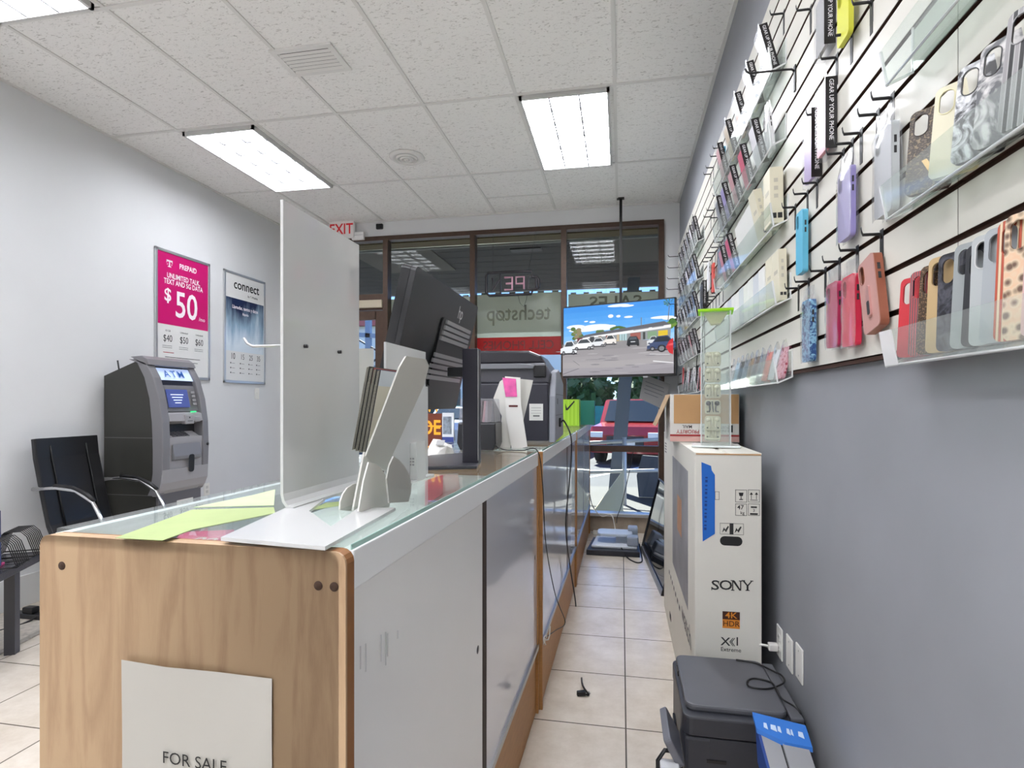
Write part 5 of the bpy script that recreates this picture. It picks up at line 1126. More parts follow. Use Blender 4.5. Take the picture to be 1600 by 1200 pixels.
# ramp railing in front of the window
RW = mat('railing_white', 'c4c6c6', .4, .2)
t = thing('ramp_railing', 'white pipe railing on the pavement outside the shop window', 'railing', (.0, 7.9, -.02))
x = MB()
for z in (.86, .45): x.tube([(-1.3, 8.2, z-.12), (1.2, 7.6, z+.08)], .025, 8)
obj('rail', x, RW, t, world=True)
for px, Y in ((-1.0, 8.12), (.04, 7.87), (1.0, 7.65)): obj('post', MB().cyl((px, Y, -.02), (px, Y, .90), .03, 10), RW, t, world=True)
t = thing('canopy_post', 'slanting dark grey post outside the right window', 'post', (.15, 9.0, -.02))
obj('post', MB().prism([(-.2, -.02), (.02, -.02), (.28, 3.3), (.10, 3.3)], 'y', 8.9, 9.0), mat('post_grey', '5d646c', .5), t, world=True)
o = obj('ramp_wing', MB().prism([(-.35, -.02), (.02, -.02), (.03, .52)], 'y', 7.35, 7.43), mat('cream_block', 'f4e8c4', .7)); o.location = (0, 0, 0); tag(o, 'cream triangular ramp end beside the white railing post', 'ramp end')
o = obj('tarpaulin', MB().prism([(.25, -.01), (1.2, -.01), (1.2, .55), (.3, .60), (.22, .30)], 'y', 8.5, 8.56), mat('tarp_dark', '474b52', .7, noise=.15, nscale=6)); tag(o, 'dark grey sheet beyond the railing at the right window', 'sheet')
# painted bay lines
for k in range(9):
    o = obj('bay_line', MB().box((-.05, -2.4, 0), (.05, 2.4, .004)), mat('line_white', 'e6e6e4', .7)); o.location = (-11+2.7*k, 12.6, -.16); o.rotation_euler = (0, 0, R(-28))
    tag(o, 'painted white bay line on the asphalt outside', 'painted line', 'white bay lines in the car park')
# ------------------------------------------------------------------ cars
TYRE = mat('tyre', '1b1b1d', .8); CGL = mat('car_glass', '2c343a', .05); LAMPW = mat('head_lamp', 'dfe3e6', .15)
def car_(label, loc, rz, paint, suv=True, group='cars in the car park'):
    t = thing('car', label, 'car', loc, rz, group); hW = .9; top = 1.65 if suv else 1.42; m = mat('car_paint_'+paint, paint, .2, .1, coat=.6)
    prof = [(-2.2, .3), (-2.25, .75), (-2.1, .95), (-1.2, 1.02), (-.55, top-.03), (.9 if suv else .6, top), (1.9 if suv else 1.4, top-.12 if suv else 1.1), (2.2, .95), (2.25, .45), (2.15, .3)]
    obj('body', MB().prism(prof, 'y', -hW, hW, bev=.07), m, t)
    g = MB()
    for s_ in (-1, 1): g.prism([(-1.02, 1.05), (-.5, top-.10), (.8, top-.09), (1.55 if suv else 1.1, top-.2 if suv else 1.08), (1.5 if suv else 1.1, 1.03)], 'y', s_*(hW-.0), s_*(hW+.012))
    g.prism([(-1.20, 1.05), (-.60, top-.07), (-.62, top-.05), (-1.24, 1.06)], 'y', -.75, .75); obj('window_glass', g, CGL, t)
    for x_ in (-1.35, 1.35):
        for s_ in (-1, 1):
            w = obj('wheel', MB().cyl((x_, s_*(hW-.2), .33), (x_, s_*(hW+.02), .33), .33, 20), TYRE, t)
            obj('hub', MB().cyl((x_, s_*(hW+.02), .33), (x_, s_*(hW+.03), .33), .2, 12), STEEL, w)
    l = MB()
    for s_ in (-1, 1): l.box((-2.27, s_*.55, .68), (-2.18, s_*.86, .82), bev=.02)
    obj('head_lamp', l, LAMPW, t)
    obj('grille', MB().box((-2.28, -.45, .42), (-2.2, .45, .72), bev=.02), DARK, t)
    obj('number_plate', MB().box((-2.30, -.25, .48), (-2.275, .25, .6)), PAPER, t)
    return t
car_('red car in the car park seen below the hanging television', (.55, 16.2, -.16), R(78), '8f1a22')
car_('dark grey car at the right edge of the window view', (2.6, 16.8, -.16), R(80), '4d545c')
car_('white car parked left of the red car outside', (-2.1, 17.0, -.16), R(82), 'dcdde0', False)
car_('white car far left in the car park, seen through the glass door', (-7.8, 18.5, -.16), R(85), 'd4d6da')
car_('silver car second from the left in the car park', (-5.0, 18.2, -.16), R(84), 'b4b8be', False)
# ------------------------------------------------------------------ fence, trees, far buildings
t = thing('mesh_fence', 'teal screened fence beyond the parked cars', 'fence', (0, 24, -.16))
obj('screen', MB().box((-30, 24, -.16), (30, 24.03, 1.25)), mat('fence_teal', '2a7c76', .7, noise=.15, nscale=6), t, world=True)
for k in range(13): obj('post', MB().cyl((-30+5*k, 23.95, -.16), (-30+5*k, 23.95, 1.45), .04, 8), STEEL, t, world=True)
LEAF = [mat('leaf_dark', '3a5228', .7, noise=.35, nscale=30), mat('leaf_mid', '556e36', .7, noise=.3, nscale=30)]
def tree(label, x, y, h, r, k):
    t = thing('tree', label, 'tree', (x, y, -.16), 0, 'trees beyond the fence'); rn = random.Random(int(x*10)); f = MB()
    for i in range(700):
        a, b_ = rn.random()*6.283, rn.random()*2-1; q = r*(.55+.45*rn.random()); s_ = math.sqrt(1-b_*b_)
        c = Vector((math.cos(a)*s_*q, math.sin(a)*s_*q, h-r*.8+b_*q*.85)); u = Vector((rn.random()-.5, rn.random()-.5, rn.random()-.5)).normalized()*.28*r/1.6; v = Vector((rn.random()-.5, rn.random()-.5, rn.random()-.5)).normalized()*.28*r/1.6
        f.poly([(c-u)[:], (c+v)[:], (c+u)[:], (c-v)[:]])
    obj('crown', f, LEAF[k % 2], t); obj('trunk', MB().tube([(0, 0, 0), (.05, .02, h*.4), (0, 0, h*.75)], [.14*r/1.6, .11*r/1.6, .05], 8), mat('bark', '6a5a48', .9), t)
tree('dark green tree right of the slanting post outside', 1.3, 27, 3.6, 1.7, 0); tree('mid green tree behind the teal fence at the right window', 6.4, 28, 3.8, 1.9, 1)
tree('green tree above the white cars left of the television', -2.0, 29, 3.3, 1.6, 0); tree('far green tree seen through the door glass', -15, 31, 3.2, 1.6, 1)
t = thing('far_building', 'long white building with a red roof edge across the car park', 'building', (-12, 36, -.16))
obj('wall', MB().box((-22, 36, -.16), (-3, 40, 6.6)), mat('far_wall', 'd9d5c8', .8), t, world=True); obj('roof_edge', MB().box((-22.2, 35.6, 6.6), (-2.8, 40, 7.3)), mat('far_red', 'a8564f', .7), t, world=True)
for k in range(6): obj('window', MB().box((-21+3*k, 35.95, .8), (-19.4+3*k, 36, 2.3)), CGL, t, world=True)
BLU = mat('gantry_blue', '7f93a8', .5, .2)
t = thing('steel_gantry', 'blue grey steel frame outside the glass door', 'steel frame', (-5.4, 12.5, -.16)); x = MB()
for x_ in (-6.35, -5.85): obj('column', MB().box((x_-.06, 12.4, -.16), (x_+.06, 12.52, 3.7)), BLU, t, world=True)
for z0, z1 in ((3.6, 3.3), (3.15, 2.85), (2.3, 2.2), (1.75, 1.7)): obj('beam', MB().prism([(-7.5, z0), (-4, z1), (-4, z1-.1), (-7.5, z0-.1)], 'y', 12.4, 12.5), BLU, t, world=True)
for z0, z1 in ((3.0, 2.3), (1.9, 2.8), (1.6, .9), (.8, 1.5)): obj('brace', MB().tube([(-6.35, 12.46, z0), (-5.1, 12.46, z1)], .025, 6), mat('brace_dark', '3a4048', .5), t, world=True)
# ------------------------------------------------------------------ acrylic trays on the slatwall
TBACK = clear('tray_acrylic', 'f4f8f6', .08, .04, .7); TLIP = clear('tray_lip', 'f4f8f6', .09, .04, .6); TEDGE = clear('tray_edge', 'f6faf9', .6, .1)
def tray(label, y0, y1, z, d=.05, lip=.085, tape=False):
    t = thing('acrylic_tray', label, 'acrylic tray', (SX, y0, z), 0, 'clear acrylic trays on the slatwall')
    L_ = y1-y0; th = .003
    obj('back_plate', MB().box((-th, 0, 0), (-.0005, L_, .09)), TBACK, t)
    obj('shelf', MB().prism([(-.0005, 0), (-.0005, th), (-d, -.022+th), (-d, -.022)], 'y', 0, L_), TBACK, t)
    obj('front_lip', MB().prism([(-d, -.022), (-d+th, -.022), (-d-.012+th, lip-.022), (-d-.012, lip-.022)], 'y', 0, L_), TLIP, t)
    e = MB()
    for y in (0, L_-.003):
        e.box((-.004, y-.0005, 0), (0, y+.0035, .09)); e.prism([(0, -.001), (0, .004), (-d, -.018), (-d, -.024)], 'y', y-.0005, y+.0035); e.prism([(-d-.001, -.022), (-d+.004, -.022), (-d-.008, lip-.022), (-d-.013, lip-.022)], 'y', y-.0005, y+.0035)
    e.tube([(-d+.001, 0, -.020), (-d+.001, L_, -.020)], .0028, 6)
    obj('edge', e, TEDGE, t)
    if tape: obj('tape_strip', MB().prism([(-d-.002, -.02), (-d-.0006, -.02), (-d-.013, lip-.022), (-d-.0146, lip-.022)], 'y', L_-.055, L_-.004), clear('clear_tape', 'ffffff', .5, .2), t)
    return t
ordn = ['top', 'second', 'third', 'fourth', 'bottom']
MT = [(2.155, 2.571), (2.155, 2.304), (2.13, 2.008), (2.10, 1.727), (2.08, 1.455)]
for k, (y, z) in enumerate(MT): tray('clear acrylic tray, %s of the five in the middle column of the slatwall' % ordn[k], y, y+1.25, z)
FT = [(4.17, 2.527), (4.20, 2.262), (4.20, 1.995), (4.20, 1.728), (4.20, 1.462)]
for k, (y, z) in enumerate(FT): tray('clear acrylic tray, %s of the five farthest along the slatwall' % ordn[k], y, y+1.25, z)
RT = [(.14, 2.027), (.14, 1.755), (.14, 1.460)]
for k, (y, z) in enumerate(RT): tray(('empty clear acrylic tray nearest the viewer at the top right corner', 'clear acrylic tray of patterned cases at the right edge, middle height', 'clear acrylic tray of cases at the right edge above the grey wall')[k], y, 1.268, z, lip=.07, tape=(k == 2))
# ------------------------------------------------------------------ phone cases, packs and boxes
def plate_hole(mb, outer, hole, x0, x1):
    """flat plate in the y,z plane with an opening, from x0 to x1"""
    bm = bmesh.new(); ed = []
    for lp in (outer, hole):
        vs = [bm.verts.new((x0, a, b)) for a, b in lp]
        ed += [bm.edges.new((vs[i], vs[(i+1) % len(vs)])) for i in range(len(vs))]
    r = bmesh.ops.triangle_fill(bm, edges=ed, use_beauty=True, use_dissolve=False)
    fs = [f for f in bm.faces]
    ex = bmesh.ops.extrude_face_region(bm, geom=fs)
    for v in [g for g in ex['geom'] if isinstance(g, bmesh.types.BMVert)]: v.co.x = x1
    bmesh.ops.recalc_face_normals(bm, faces=bm.faces[:]); return mb.bm(bm)
def pat(name, kind, c0, c1, c2='ffffff', s=40):
    if name in MATS: return MATS[name]
    m = bpy.data.materials.new(name); m.use_nodes = True; MATS[name] = m; nt = m.node_tree; N = nt.nodes.new; L = nt.links.new; b = nt.nodes['Principled BSDF']
    t = N('ShaderNodeTexCoord')
    if kind == 'spots': q = N('ShaderNodeTexVoronoi'); q.inputs['Scale'].default_value = s; out = q.outputs['Distance']
    elif kind == 'marble': q = N('ShaderNodeTexNoise'); q.inputs['Scale'].default_value = s; q.inputs['Detail'].default_value = 6; q.inputs['Distortion'].default_value = 1.5; out = q.outputs['Fac']
    else:
        q = N('ShaderNodeTexWave'); q.inputs['Scale'].default_value = s; q.bands_direction = 'Y' if kind == 'bands' else 'Z'; q.inputs['Distortion'].default_value = .0; out = q.outputs['Fac']
    L(t.outputs['Object'], q.inputs['Vector'])
    r = N('ShaderNodeValToRGB'); L(out, r.inputs[0]); e = r.color_ramp.elements
    e[0].color = lin(c0); e[0].position = .25 if kind != 'marble' else .42; e[1].color = lin(c1); e[1].position = .55 if kind != 'marble' else .56
    if c2 != 'ffffff': x = e.new(.75); x.color = lin(c2)
    L(r.outputs[0], b.inputs['Base Color']); b.inputs['Roughness'].default_value = .35; return m
CASES = {}
def case_parts(t, m, w=.074, h=.155, th=.010, rim=None, ring=None, x=0, hole=True, z0=0):
    """a phone case standing on z0, back turned to the aisle (-x)"""
    mb = MB(); out = [(a, b+z0) for a, b in rrect(-w/2, 0, w/2, h, .011, 5)]
    if hole: plate_hole(mb, out, [(a, b+z0) for a, b in rrect(w/2-.030, h-.052, w/2-.008, h-.010, .0105, 5)], x-th, x-th+.0022)
    else: mb.prism(out, 'x', x-th, x-th+.0022)
    o = obj('back_shell', mb, m, t)
    rm = MB(); inner = [(a, b+z0) for a, b in rrect(-w/2+.0022, .0022, w/2-.0022, h-.0022, .009, 5)]
    plate_hole(rm, out, inner, x-th+.0022, x); obj('rim', rm, rim or m, t)
    if hole:
        rg = MB(); hz = [(a, b+z0) for a, b in rrect(w/2-.0315, h-.0535, w/2-.0065, h-.0085, .012, 5)]; plate_hole(rg, hz, [(a, b+z0) for a, b in rrect(w/2-.030, h-.052, w/2-.008, h-.010, .0105, 5)], x-th-.0009, x-th+.0003)
        obj('camera_ring', rg, ring or rim or m, t)
    bt = MB()
    for k in range(2): bt.box((x-th*.65, -w/2-.0009, z0+h*.62+.022*k), (x-th*.35, -w/2+.0005, z0+h*.62+.015+.022*k))
    obj('side_button', bt, mat('case_slot', '2a2a2c', .6), t)
def mkcase(label, m, loc, lean=0, yaw=0, roll=0, w=.074, h=.155, group=None, rim=None, ring=None, hole=True, th=.010):
    t = thing('phone_case', label, 'phone case', loc, 0, group, rot=(R(roll), -R(lean), R(yaw))); case_parts(t, m, w, h, th, rim, ring, hole=hole); return t
def mkbag(label, m, loc, lean=0, yaw=0, w=.074, h=.15, group=None, rim=None, hang=False, roll=0, th=.011):
    """a case sealed in a clear bag, the bag's crinkled top standing above it"""
    t = thing('bagged_phone_case', label, 'phone case', loc, 0, group, rot=(R(roll), -R(lean), R(yaw))); case_parts(t, m, w, h, th, rim, z0=.004)
    rn = random.Random(hash(label) % 999); g = []
    W = w+.016
    for s_ in (0, 1):
        for i in range(9):
            v = (h+.045)*i/8; row = []
            for j in range(6):
                q = -W/2+W*j/5; bulge = .006*(1-(2*j/5-1)**2)*(1 if i < 7 else .25)
                xx = (-th-.001-bulge if s_ == 0 else .0015)+rn.uniform(-.0016, .0016)
                if i >= 7: xx = -th/2+rn.uniform(-.004, .004)+(-.001 if s_ == 0 else .001)
                row.append((xx, q*(1-.12*max(0, i-6)/2), v))
            g.append((s_, row))
    b = MB(); b.sheet([r for s_, r in g if s_ == 0]); b.sheet([r for s_, r in g if s_ == 1]); obj('plastic_bag', b, BAG, t)
    return t
GEAR = {}
def mkpack(label, m, loc, lean=0, yaw=0, w=.092, h=.185, d=.027, group=None, roll=0, words=True):
    """clear retail pack: coloured case inside, black lettered spine on its near side, hanging tab on top"""
    t = thing('phone_case_pack', label, 'phone case pack', loc, 0, group, rot=(R(roll), -R(lean), R(yaw)))
    key = m.name
    if key not in GEAR:
        parts = []
        parts.append(('clear_box', MB().box((-d, -w/2, 0), (0, w/2, h)), clear('retail_pack_clear', 'f8f8fa', .05, .12, .22), None))
        c = MB(); c.prism(rrect(-w/2+.006, .008, w/2-.004, h-.018, .01), 'x', -d+.004, -d+.013); parts.append(('case_inside', c, m, None))
        sp = MB().box((-d-.0008, -w/2-.001, h*.03), (.0005, -w/2+.0006, h)); parts.append(('black_spine', sp, mat('pack_black', '161214', .35), None))
        x = MB(); put_text(x, 'GEAR UP YOUR PHONE', .0155, fr((-d/2, -w/2-.0014, h*.55), (0, 0, -1), (1, 0, 0)), bold=.008, sx=.93); parts.append(('lettering', x, mat('pack_white_ink', 'e9e7ea', .5), None))
        tb = MB().prism([(-.02, h), (.02, h), (.006, h+.03), (-.006, h+.03)], 'x', -d*.5, -d*.5+.001); parts.append(('hanging_tab', tb, clear('tab_clear', 'f2f2f4', .25, .1), None))
        GEAR[key] = [obj(n, b, mm, t) for n, b, mm, _ in parts]
    else:
        for o in GEAR[key]: c = o.copy(); link(c, t)
    return t
BOXM = [mat('box_cream', 'd9d3bc', .5), mat('box_white', 'e4e4e0', .45), mat('box_grey', 'cfd2d6', .45)]
def mkbox(label, k, loc, lean=0, yaw=0, w=.092, h=.172, d=.03, group=None, logo=True):
    t = thing('accessory_box', label, 'small box', loc, 0, group, rot=(0, -R(lean), R(yaw)))
    obj('carton', MB().box((-d, -w/2, 0), (0, w/2, h), bev=.0012), BOXM[k], t)
    if logo:
        l = MB(); l.box((-d*.88, -w/2-.0006, .018), (-d*.55, -w/2, .018+d*.42)); l.box((-d*.45, -w/2-.0006, .018), (-d*.12, -w/2, .018+d*.42)); obj('black_logo', l, INKB, t)
        l = MB()
        for q in range(3): l.box((-d*.7, -w/2-.0006, h*(.45+.14*q)), (-d*.4, -w/2, h*(.52+.14*q)))
        l.box((-d-.0006, -w*.3, h*.55), (-d, w*.2, h*.62)); obj('grey_lettering', l, mat('box_print', 'bdb8a8', .6), t)
    return t
def yx(px, py, X=.53): return at(px, py, X=X).y
cm = lambda n, c, **k: mat('case_'+n, c, .4, **k)
# --- tray of patterned cases at the right edge
zr = RT[1][1]-.010
R2 = [('brown mottled phone case with gold emblem, leftmost in its tray at the right edge', pat('mono_brown', 'spots', '5f5244', '2a211c', '7d6b52', 150), 1.165, .078, .168, 18, 0, mat('case_dkbrown', '2a1914', .4)),
      ('cream phone case with gold side lettering, second from the left in its tray', cm('cream', 'cfc9ae'), 1.085, .075, .168, 16, 2, mat('case_cream_rim', 'd9d2a8', .4)),
      ('black and white floral phone case third from the left in its tray', pat('floral_bw', 'marble', '121214', 'cfd0d2', s=28), 1.020, .074, .165, 14, 3, mat('case_black_rim', '141416', .4)),
      ('grey marbled phone case fourth from the left in its tray', pat('floral_grey', 'marble', '56575a', 'c9c6c4', s=22), 0.965, .074, .165, 13, 2, mat('case_black_rim')),
      ('grey white and black striped phone case at the right edge of its tray', pat('stripe_bw', 'bands', '0f0f12', 'b9b7b6', '8d8a8b', 22), 0.905, .078, .178, 12, 0, mat('case_grey_rim', '8f8d8e', .4)),
      ('black phone case last in the patterned tray, cut by the frame', cm('black', '18181a'), 0.845, .076, .175, 12, 2, None)]
for k, (lb, m, y, w, h, ln, yw, rim) in enumerate(R2):
    t = mkcase(lb, m, (.556, y, zr+.006), -ln*.6, 46-6*k, 0, w, h, 'patterned cases in the right tray', rim)
    if k == 0: obj('gold_emblem', MB().prism([(-.012, .03), (-.002, .03), (.014, .062), (.006, .064), (-.004, .046), (-.012, .06), (-.016, .058), (-.008, .04)], 'x', -.0116, -.0102), mat('emblem_gold', 'c9a56a', .3, .4), t)
    if k == 1: 
        x = MB()
        for q in range(4): x.box((-.007, -.0385, .06+.008*q), (-.003, -.0373, .065+.008*q))
        obj('gold_lettering', x, mat('emblem_gold'), t)
# --- tray of plain cases above the grey wall at the right edge
zr = RT[2][1]-.010
R3 = [('red', 'red phone case leftmost in the lower right tray', cm('red', 'c2303a'), 1.215, .153, 3), ('red plaid', 'red and white checked phone case second in the lower right tray', pat('plaid_red', 'bands', 'a82a35', 'd9a9a4', '3a2a38', 60), 1.175, .158, 2),
      ('brown', 'brown glitter phone case third in the lower right tray', pat('glitter_brown', 'spots', '7d6347', '2a2019', '4a3826', 260), 1.140, .160, 4), ('tan', 'tan phone case fourth in the lower right tray', cm('tan', 'b89d72'), 1.100, .168, 2),
      ('dark', 'dark flowered phone case fifth in the lower right tray', pat('dark_floral', 'marble', '1d1d24', '4b4c55', '3a3238', 30), 1.065, .166, 5), ('grey', 'plain grey phone case sixth in the lower right tray', cm('grey', '8f9494'), 1.020, .170, 1),
      ('black', 'charcoal phone case seventh in the lower right tray', cm('charcoal', '26272c'), 0.985, .160, 5), ('pale grey', 'pale grey phone case with white rim, eighth in the lower right tray', cm('palegrey', 'a9adad'), 0.955, .170, 2),
      ('steel', 'steel grey phone case ninth in the lower right tray', cm('steel', '9ca1a4'), 0.915, .172, 1), ('plaid', 'beige checked phone case tenth in the lower right tray', pat('plaid_beige', 'bands', 'd3c0a0', '8e6a52', 'b1503a', 40), 0.875, .175, 3),
      ('peach', 'peach phone case with dark flecks near the right edge of its tray', pat('peach_fleck', 'spots', '6a5244', 'd6bfa2', 'd9b596', 75), 0.825, .178, 2), ('blush', 'blush pink phone case cut by the right edge of the photo', cm('blush', 'c9a6a4'), 0.775, .175, 1)]
EX = [1397, 1414, 1427, 1441, 1458, 1479, 1496, 1508, 1524, 1546, 1560, 1588]
for k, (c, lb, m, y, h, yw) in enumerate(R3): mkcase(lb, m, (.564, at(EX[k], 430, X=.540).y-.034, zr+.005), -3, 21, (1, -.5, .8, 0, -.8, .6)[k % 6], .074, h+.004, 'cases in the lower right tray', mat('case_white_rim', 'c9c9c7', .4) if 'white rim' in lb else None, th=.0085)
# --- middle column, top tray
pm = {n: mat('pack_'+n, c, .35) for n, c in (('clear', 'd5d8d6'), ('cream', 'd6d3b4'), ('peach', 'd9b9a4'), ('sand', 'cdbb98'), ('rose', 'cf7f86'), ('pink', 'd6486e'), ('white', 'e3e0e2'), ('lilac', 'a89ccf'), ('blush', 'd5a3a6'), ('grey', '8c8f96'), ('dark', '3a3a40'), ('navy', '2d3566'))}
for k, (c, y, ln) in enumerate((('clear', 2.24, 15), ('cream', 2.47, 14), ('peach', 2.70, 15), ('sand', 2.95, 14), ('blush', 3.20, 13))):
    mkpack('clear pack with %s case and black spine, %s in the topmost middle tray' % (('clear', 'cream', 'peach', 'sand coloured', 'blush')[k], ('nearest', 'second', 'third', 'fourth', 'farthest')[k]), pm[c], (.566, y, MT[0][1]-.002), ln, 0, group='packs in the top middle tray')
for k, (c, y, ln) in enumerate((('white', 2.40, 13), ('pink', 2.62, 13), ('blush', 2.84, 14), ('lilac', 3.05, 14), ('grey', 3.25, 12))):
    mkpack('clear pack with %s case and black spine, %s in the second middle tray' % (('white', 'pink', 'blush', 'lilac', 'grey')[k], ('nearest', 'second', 'third', 'fourth', 'farthest')[k]), pm[c], (.566, y, MT[1][1]-.002), ln, 0, group='packs in the second middle tray')
mkbag('white case in a crinkled clear bag leaning in the second middle tray', pm['white'], (.563, 2.285, MT[1][1]-.004), 6, group=None)
# --- middle column, cartons
nth = ['nearest', 'second', 'third', 'fourth', 'fifth', 'sixth', 'seventh', 'eighth', 'ninth', 'tenth', 'eleventh', 'twelfth']
mkbox('tall cream box with two black squares, nearest in the third middle tray', 0, (.566, 2.20, MT[2][1]-.002), 1, d=.045, h=.20)
mkbox('cream box leaning second in the third middle tray', 0, (.566, 2.36, MT[2][1]-.002), 12, d=.03, h=.19)
for k in range(4): mkbox('white box leaning, %s in the third middle tray' % nth[k+2], 1, (.566, 2.47+.09*k, MT[2][1]-.002), 11-k, d=.024, h=.175, logo=False)
mkpack('clear pack with pink case, farthest but one in the third middle tray', pm['pink'], (.566, 2.92, MT[2][1]-.002), 14); mkpack('clear pack with rose case, farthest in the third middle tray', pm['rose'], (.566, 3.14, MT[2][1]-.002), 12)
for k in range(11):
    y = 2.165+.095*k
    if k < 2: mkbox(('cream box with black label, nearest in the fourth middle tray', 'cream box with red mark, second in the fourth middle tray')[k], 0, (.568-.022*k*0, y, MT[3][1]-.002), 1, d=.026, h=.18)
    else: mkbox(('white' if k % 3 else 'pale grey')+' glossy box, %s from the near end of the fourth middle tray' % nth[k], 1 if k % 3 else 2, (.566, y, MT[3][1]-.002), 1, d=.028, h=.165-.004*(k % 2), logo=False)
cl5 = [('red spotted', pat('leopard_red', 'spots', 'a8304a', 'd9a3ae', s=90)), ('clear', mat('case_clearwhite', 'd9dde0', .3)), ('coral', cm('coral', 'd4705f')), ('grey', cm('midgrey', '85868a')), ('brown', cm('brown', '6d5a4c')), ('tan', cm('tan2', 'b5966f')), ('steel blue', cm('slate', '8b97a3')), ('black', cm('black2', '222226')), ('pale blue', cm('paleblue', 'a9c3d2')), ('white', mat('case_white', 'dcdcdc', .4))]
for k, (c, m) in enumerate(cl5): mkbag('%s phone case in a crinkled clear bag, %s in the lowest middle tray' % (c, nth[k]), m, (.559, 2.17+.102*k, MT[4][1]-.008), -13, 4, h=.152, group='bagged cases in the lowest middle tray')
# --- far column
farc = [('dark', 'white', 'grey', 'grey', 'dark', 'clear'), ('grey', 'dark', 'white', 'dark', 'grey', 'dark'), ('dark', 'grey', 'dark', 'clear', 'dark', 'grey'), ('dark', 'rose', 'dark', 'white', 'grey', 'dark'), ('rose', 'white', 'white', 'rose', 'clear', 'white')]
for r in range(5):
    for k in range(6):
        mkpack('slim pack with %s case, %s from the near end of the %s far tray' % (farc[r][k], nth[k], ordn[r]), pm[farc[r][k]], (.566, FT[r][0]+.10+.2*k, FT[r][1]-.002), 13 if r < 4 else -6, 0, group='packs in the %s far tray' % ordn[r])
# ------------------------------------------------------------------ hooks
def hook_proto():
    t = thing('display_hook', 'black wire display hook', 'display hook', (SX, 0, 0))
    obj('back_plate', MB().box((-.004, -.009, -.05), (0, .009, .012), bev=.001).box((-.0045, -.0075, -.075), (-.001, .0075, -.05)), WIRE, t)
    obj('prong', MB().tube([(-.003, 0, -.008), (-.012, 0, 0), (-.03, 0, .001), (-.145, 0, .001), (-.155, 0, .008), (-.160, 0, .018)], .0036, 6), WIRE, t)
    return t
HK = hook_proto(); first = [True]
def hook(label, y, z, s=1.0, group='black wire hooks on the slatwall'):
    kz = SB+round((z-SB)/PITCH)*PITCH
    h = HK if first[0] else dup(HK); first[0] = False
    h.location = (SX, y, kz); h.scale = (s, 1, 1); h['label'] = label; h['group'] = group; return h
hk = [(1243, 115, 'long black hook reaching left beside the topmost middle tray', 1.0), (1225, 5, 'black hook at the top edge right of the topmost middle tray', .3)]
near = [((1267, 18), 'left of the silver glitter pack'), ((1362, 15), 'beside the yellow case at the top'), ((1331, 66), 'below the yellow case at the top'), ((1395, 160), 'above the pale grey case'), ((1372, 193), 'just left of the pale grey case'), ((1346, 222), 'above the lavender case, right one'), ((1332, 240), 'above the lavender case, left one'), ((1308, 100), 'above the pink pack'), ((1284, 160), 'above the purple pack'), ((1318, 255), 'under the pink pack'), ((1277, 298), 'under the purple pack'), ((1262, 316), 'above the light blue case'), ((1243, 342), 'left of the light blue case'), ((1378, 372), 'above the rose gold case'), ((1340, 400), 'above the red case'), ((1312, 425), 'above the raspberry case, right one'), ((1290, 436), 'above the raspberry case, left one'), ((1264, 450), 'above the blue bagged case'), ((1248, 465), 'left of the blue bagged case')]
for px, py, lb, s in hk: p = at(px, py, X=SX); hook(lb, p.y, p.z, s)
for (px, py), lb in near: p = at(px, py, X=SX); hook('black wire hook '+lb, p.y, p.z, .27)
zone = [(1127, 231), (1122, 247), (1115, 262), (1111, 278), (1127, 318), (1122, 330), (1116, 340), (1111, 350), (1133, 371), (1128, 380), (1123, 389), (1118, 398), (1113, 405), (1109, 412), (1130, 456), (1124, 463), (1119, 470), (1114, 476), (1110, 482)]
for k, (px, py) in enumerate(zone):
    p = at(px, py, X=SX); row = 0 if k < 4 else 1 if k < 8 else 2 if k < 14 else 3
    i = k-(0, 4, 8, 14)[row]
    hook('small black hook, %s from the right in the %s row of hooks beyond the boxes' % (('first', 'second', 'third', 'fourth', 'fifth', 'sixth')[i], ('highest', 'second', 'third', 'lowest')[row]), min(p.y, 4.12) if row < 2 else p.y, p.z, .3)
for k in range(5): hook('black hook before the white end wall, %s of the upper five' % ('first', 'second', 'third', 'fourth', 'fifth')[k], 5.62+.06*k, 2.78-.0932*k, .85)
for k in range(6): hook('black hook before the white end wall, %s of the lower six' % ('first', 'second', 'third', 'fourth', 'fifth', 'sixth')[k], 5.56+.07*k, 2.32-.0932*(k//2), .85)
# ------------------------------------------------------------------ cases and packs hanging on the near hooks
XF = .545
def hang_y(px, py): return at(px, py, X=XF)
def hpack(label, m, px, ytop, ybot, w=.085, d=.028):
    a = hang_y(px, ytop); b = hang_y(px, ybot); t = mkpack(label, m, (XF+d, a.y+w/2, b.z), 0, 0, w=.092, h=.185)
    s = (a.z-b.z)/.185; t.scale = (d/.027, w/.092, s); return t
hpack('silver glitter pack with black spine hanging at the top of the slatwall', mat('glitter_silver', 'b9b9b6', .25, .5, bump=.6, bscale=300), 1288, -30, 72)
hpack('pink phone case pack with black spine hanging above the lavender case', pm['blush'] if 0 else mat('pack_salmon', 'cf8188', .35), 1290, 120, 235)
hpack('purple phone case pack with black spine hanging left of the pink pack', mat('pack_purple', 'a995be', .35), 1268, 168, 280)
def hcase(label, m, px, ytop, ybot, bag=True, w=.075, roll=0, th=.012, rim=None):
    a = hang_y(px, ytop); b = hang_y(px, ybot); h = a.z-b.z
    f = mkbag if bag else mkcase
    return f(label, m, (XF+th+.004, a.y+w/2, b.z), 0, 0, w=w, h=h, roll=roll, th=th, rim=rim)
hcase('yellow phone case hanging at the top edge of the slatwall', cm('yellow', 'cfd03c'), 1323, -45, 50, False)
hcase('pale grey phone case hanging between the lavender case and the right tray', cm('pearl', 'b3b6ba'), 1389, 188, 330, True, .08, th=.016, rim=mat('case_clear_rim', 'c2c6c8', .2))
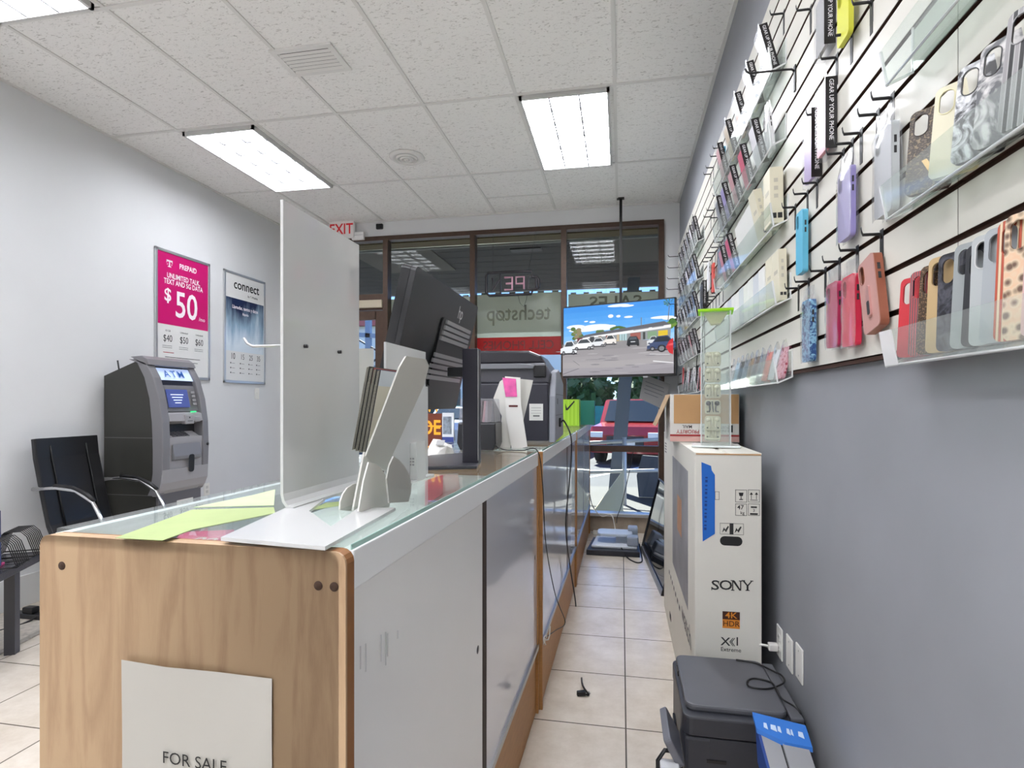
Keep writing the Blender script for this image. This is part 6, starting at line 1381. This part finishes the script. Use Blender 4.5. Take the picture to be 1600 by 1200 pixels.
hcase('lavender phone case hanging in the middle of the near hooks', cm('lavender', 'a9a2cc'), 1325, 258, 370, True, .08, th=.014, rim=mat('case_lav_rim', '8f86bd', .3))
hcase('light blue phone case hanging beside the white boxes', cm('skyblue', '5fb2cf'), 1252, 325, 424, False, .07, th=.016)
hcase('raspberry phone case in a clear bag hanging left of the red one', cm('raspberry', 'b02a58'), 1305, 440, 543, True, .078, th=.014)
hcase('red phone case in a clear bag hanging beside the rose gold case', cm('crimson', 'd02848'), 1332, 428, 541, True, .078, th=.016)
t = hcase('rose gold phone case with a kickstand hanging tilted above the lower tray', cm('rosegold', 'b98c84'), 1372, 388, 512, False, .082, roll=-13, th=.02, rim=mat('case_copper', '9a5a44', .35, .3))
obj('kickstand', MB().prism(rrect(-.012, .03, .006, .105, .008), 'x', -.024, -.0195), mat('kick_rose', 'c99a94', .3, .4), t); obj('kick_slot', MB().prism(rrect(-.009, .036, .003, .068, .004), 'x', -.0248, -.0238), mat('case_slot'), t)
hcase('blue patterned phone case in a clear bag hanging lowest on the left hooks', pat('blue_lattice', 'marble', '20467c', '86b4cf', s=60), 1263, 468, 566, True, .075, th=.018)
# small things hanging between the middle and far trays
def zcase(label, m, px, ytop, ybot, bag=False, w=.075):
    a = at(px, ytop, X=.55); b = at(px, ybot, X=.55); return (mkbag if bag else mkcase)(label, m, (.564, a.y, b.z), 0, 0, w=w, h=a.z-b.z)
zcase('turquoise phone case hanging high between the trays', cm('turq', '5aa9c9'), 1128, 232, 268)
for k in range(3): zcase('grey blue phone case in a bag, %s of three hanging under the small hooks' % ('first', 'middle', 'last')[k], mat('case_greyblue', '8088a0', .4), 1136-7*k, 377+7*k, 420+7*k, True)
zcase('orange red phone case hanging left of the white boxes', cm('orange', 'd9584a'), 1112, 412, 458)
zcase('white phone case hanging beside the orange red one', mat('case_white', 'dcdcdc', .4), 1105, 410, 455)
for k in range(2): mkpack('black pack of a cable, %s of two hanging left of the lime cap' % ('near', 'far')[k], pm['dark'], (.564, 4.04+.07*k, at(1095, 490, X=.56).z), 0, w=.092)
cable('thin black cord loop hanging down the slatwall behind the clear tower', [at(1101, 480, X=.56), at(1101, 540, X=.56), at(1103, 580, X=.56), at(1100, 600, X=.555), at(1094, 612, X=.555), at(1089, 600, X=.555), at(1089, 560, X=.555), at(1096, 530, X=.56), at(1100, 500, X=.56)], .0035)
for k, (px, c, n) in enumerate(((1066, 'c23a3a', 'red'), (1074, 'd9d9dc', 'white'), (1083, 'dcd6d4', 'pale'), (1092, 'c94a42', 'scarlet'))):
    zcase('%s accessory bag hanging low on the far slatwall above the mailing box' % n, mat('acc_'+n, c, .5), px, 575, 612, True, .06)
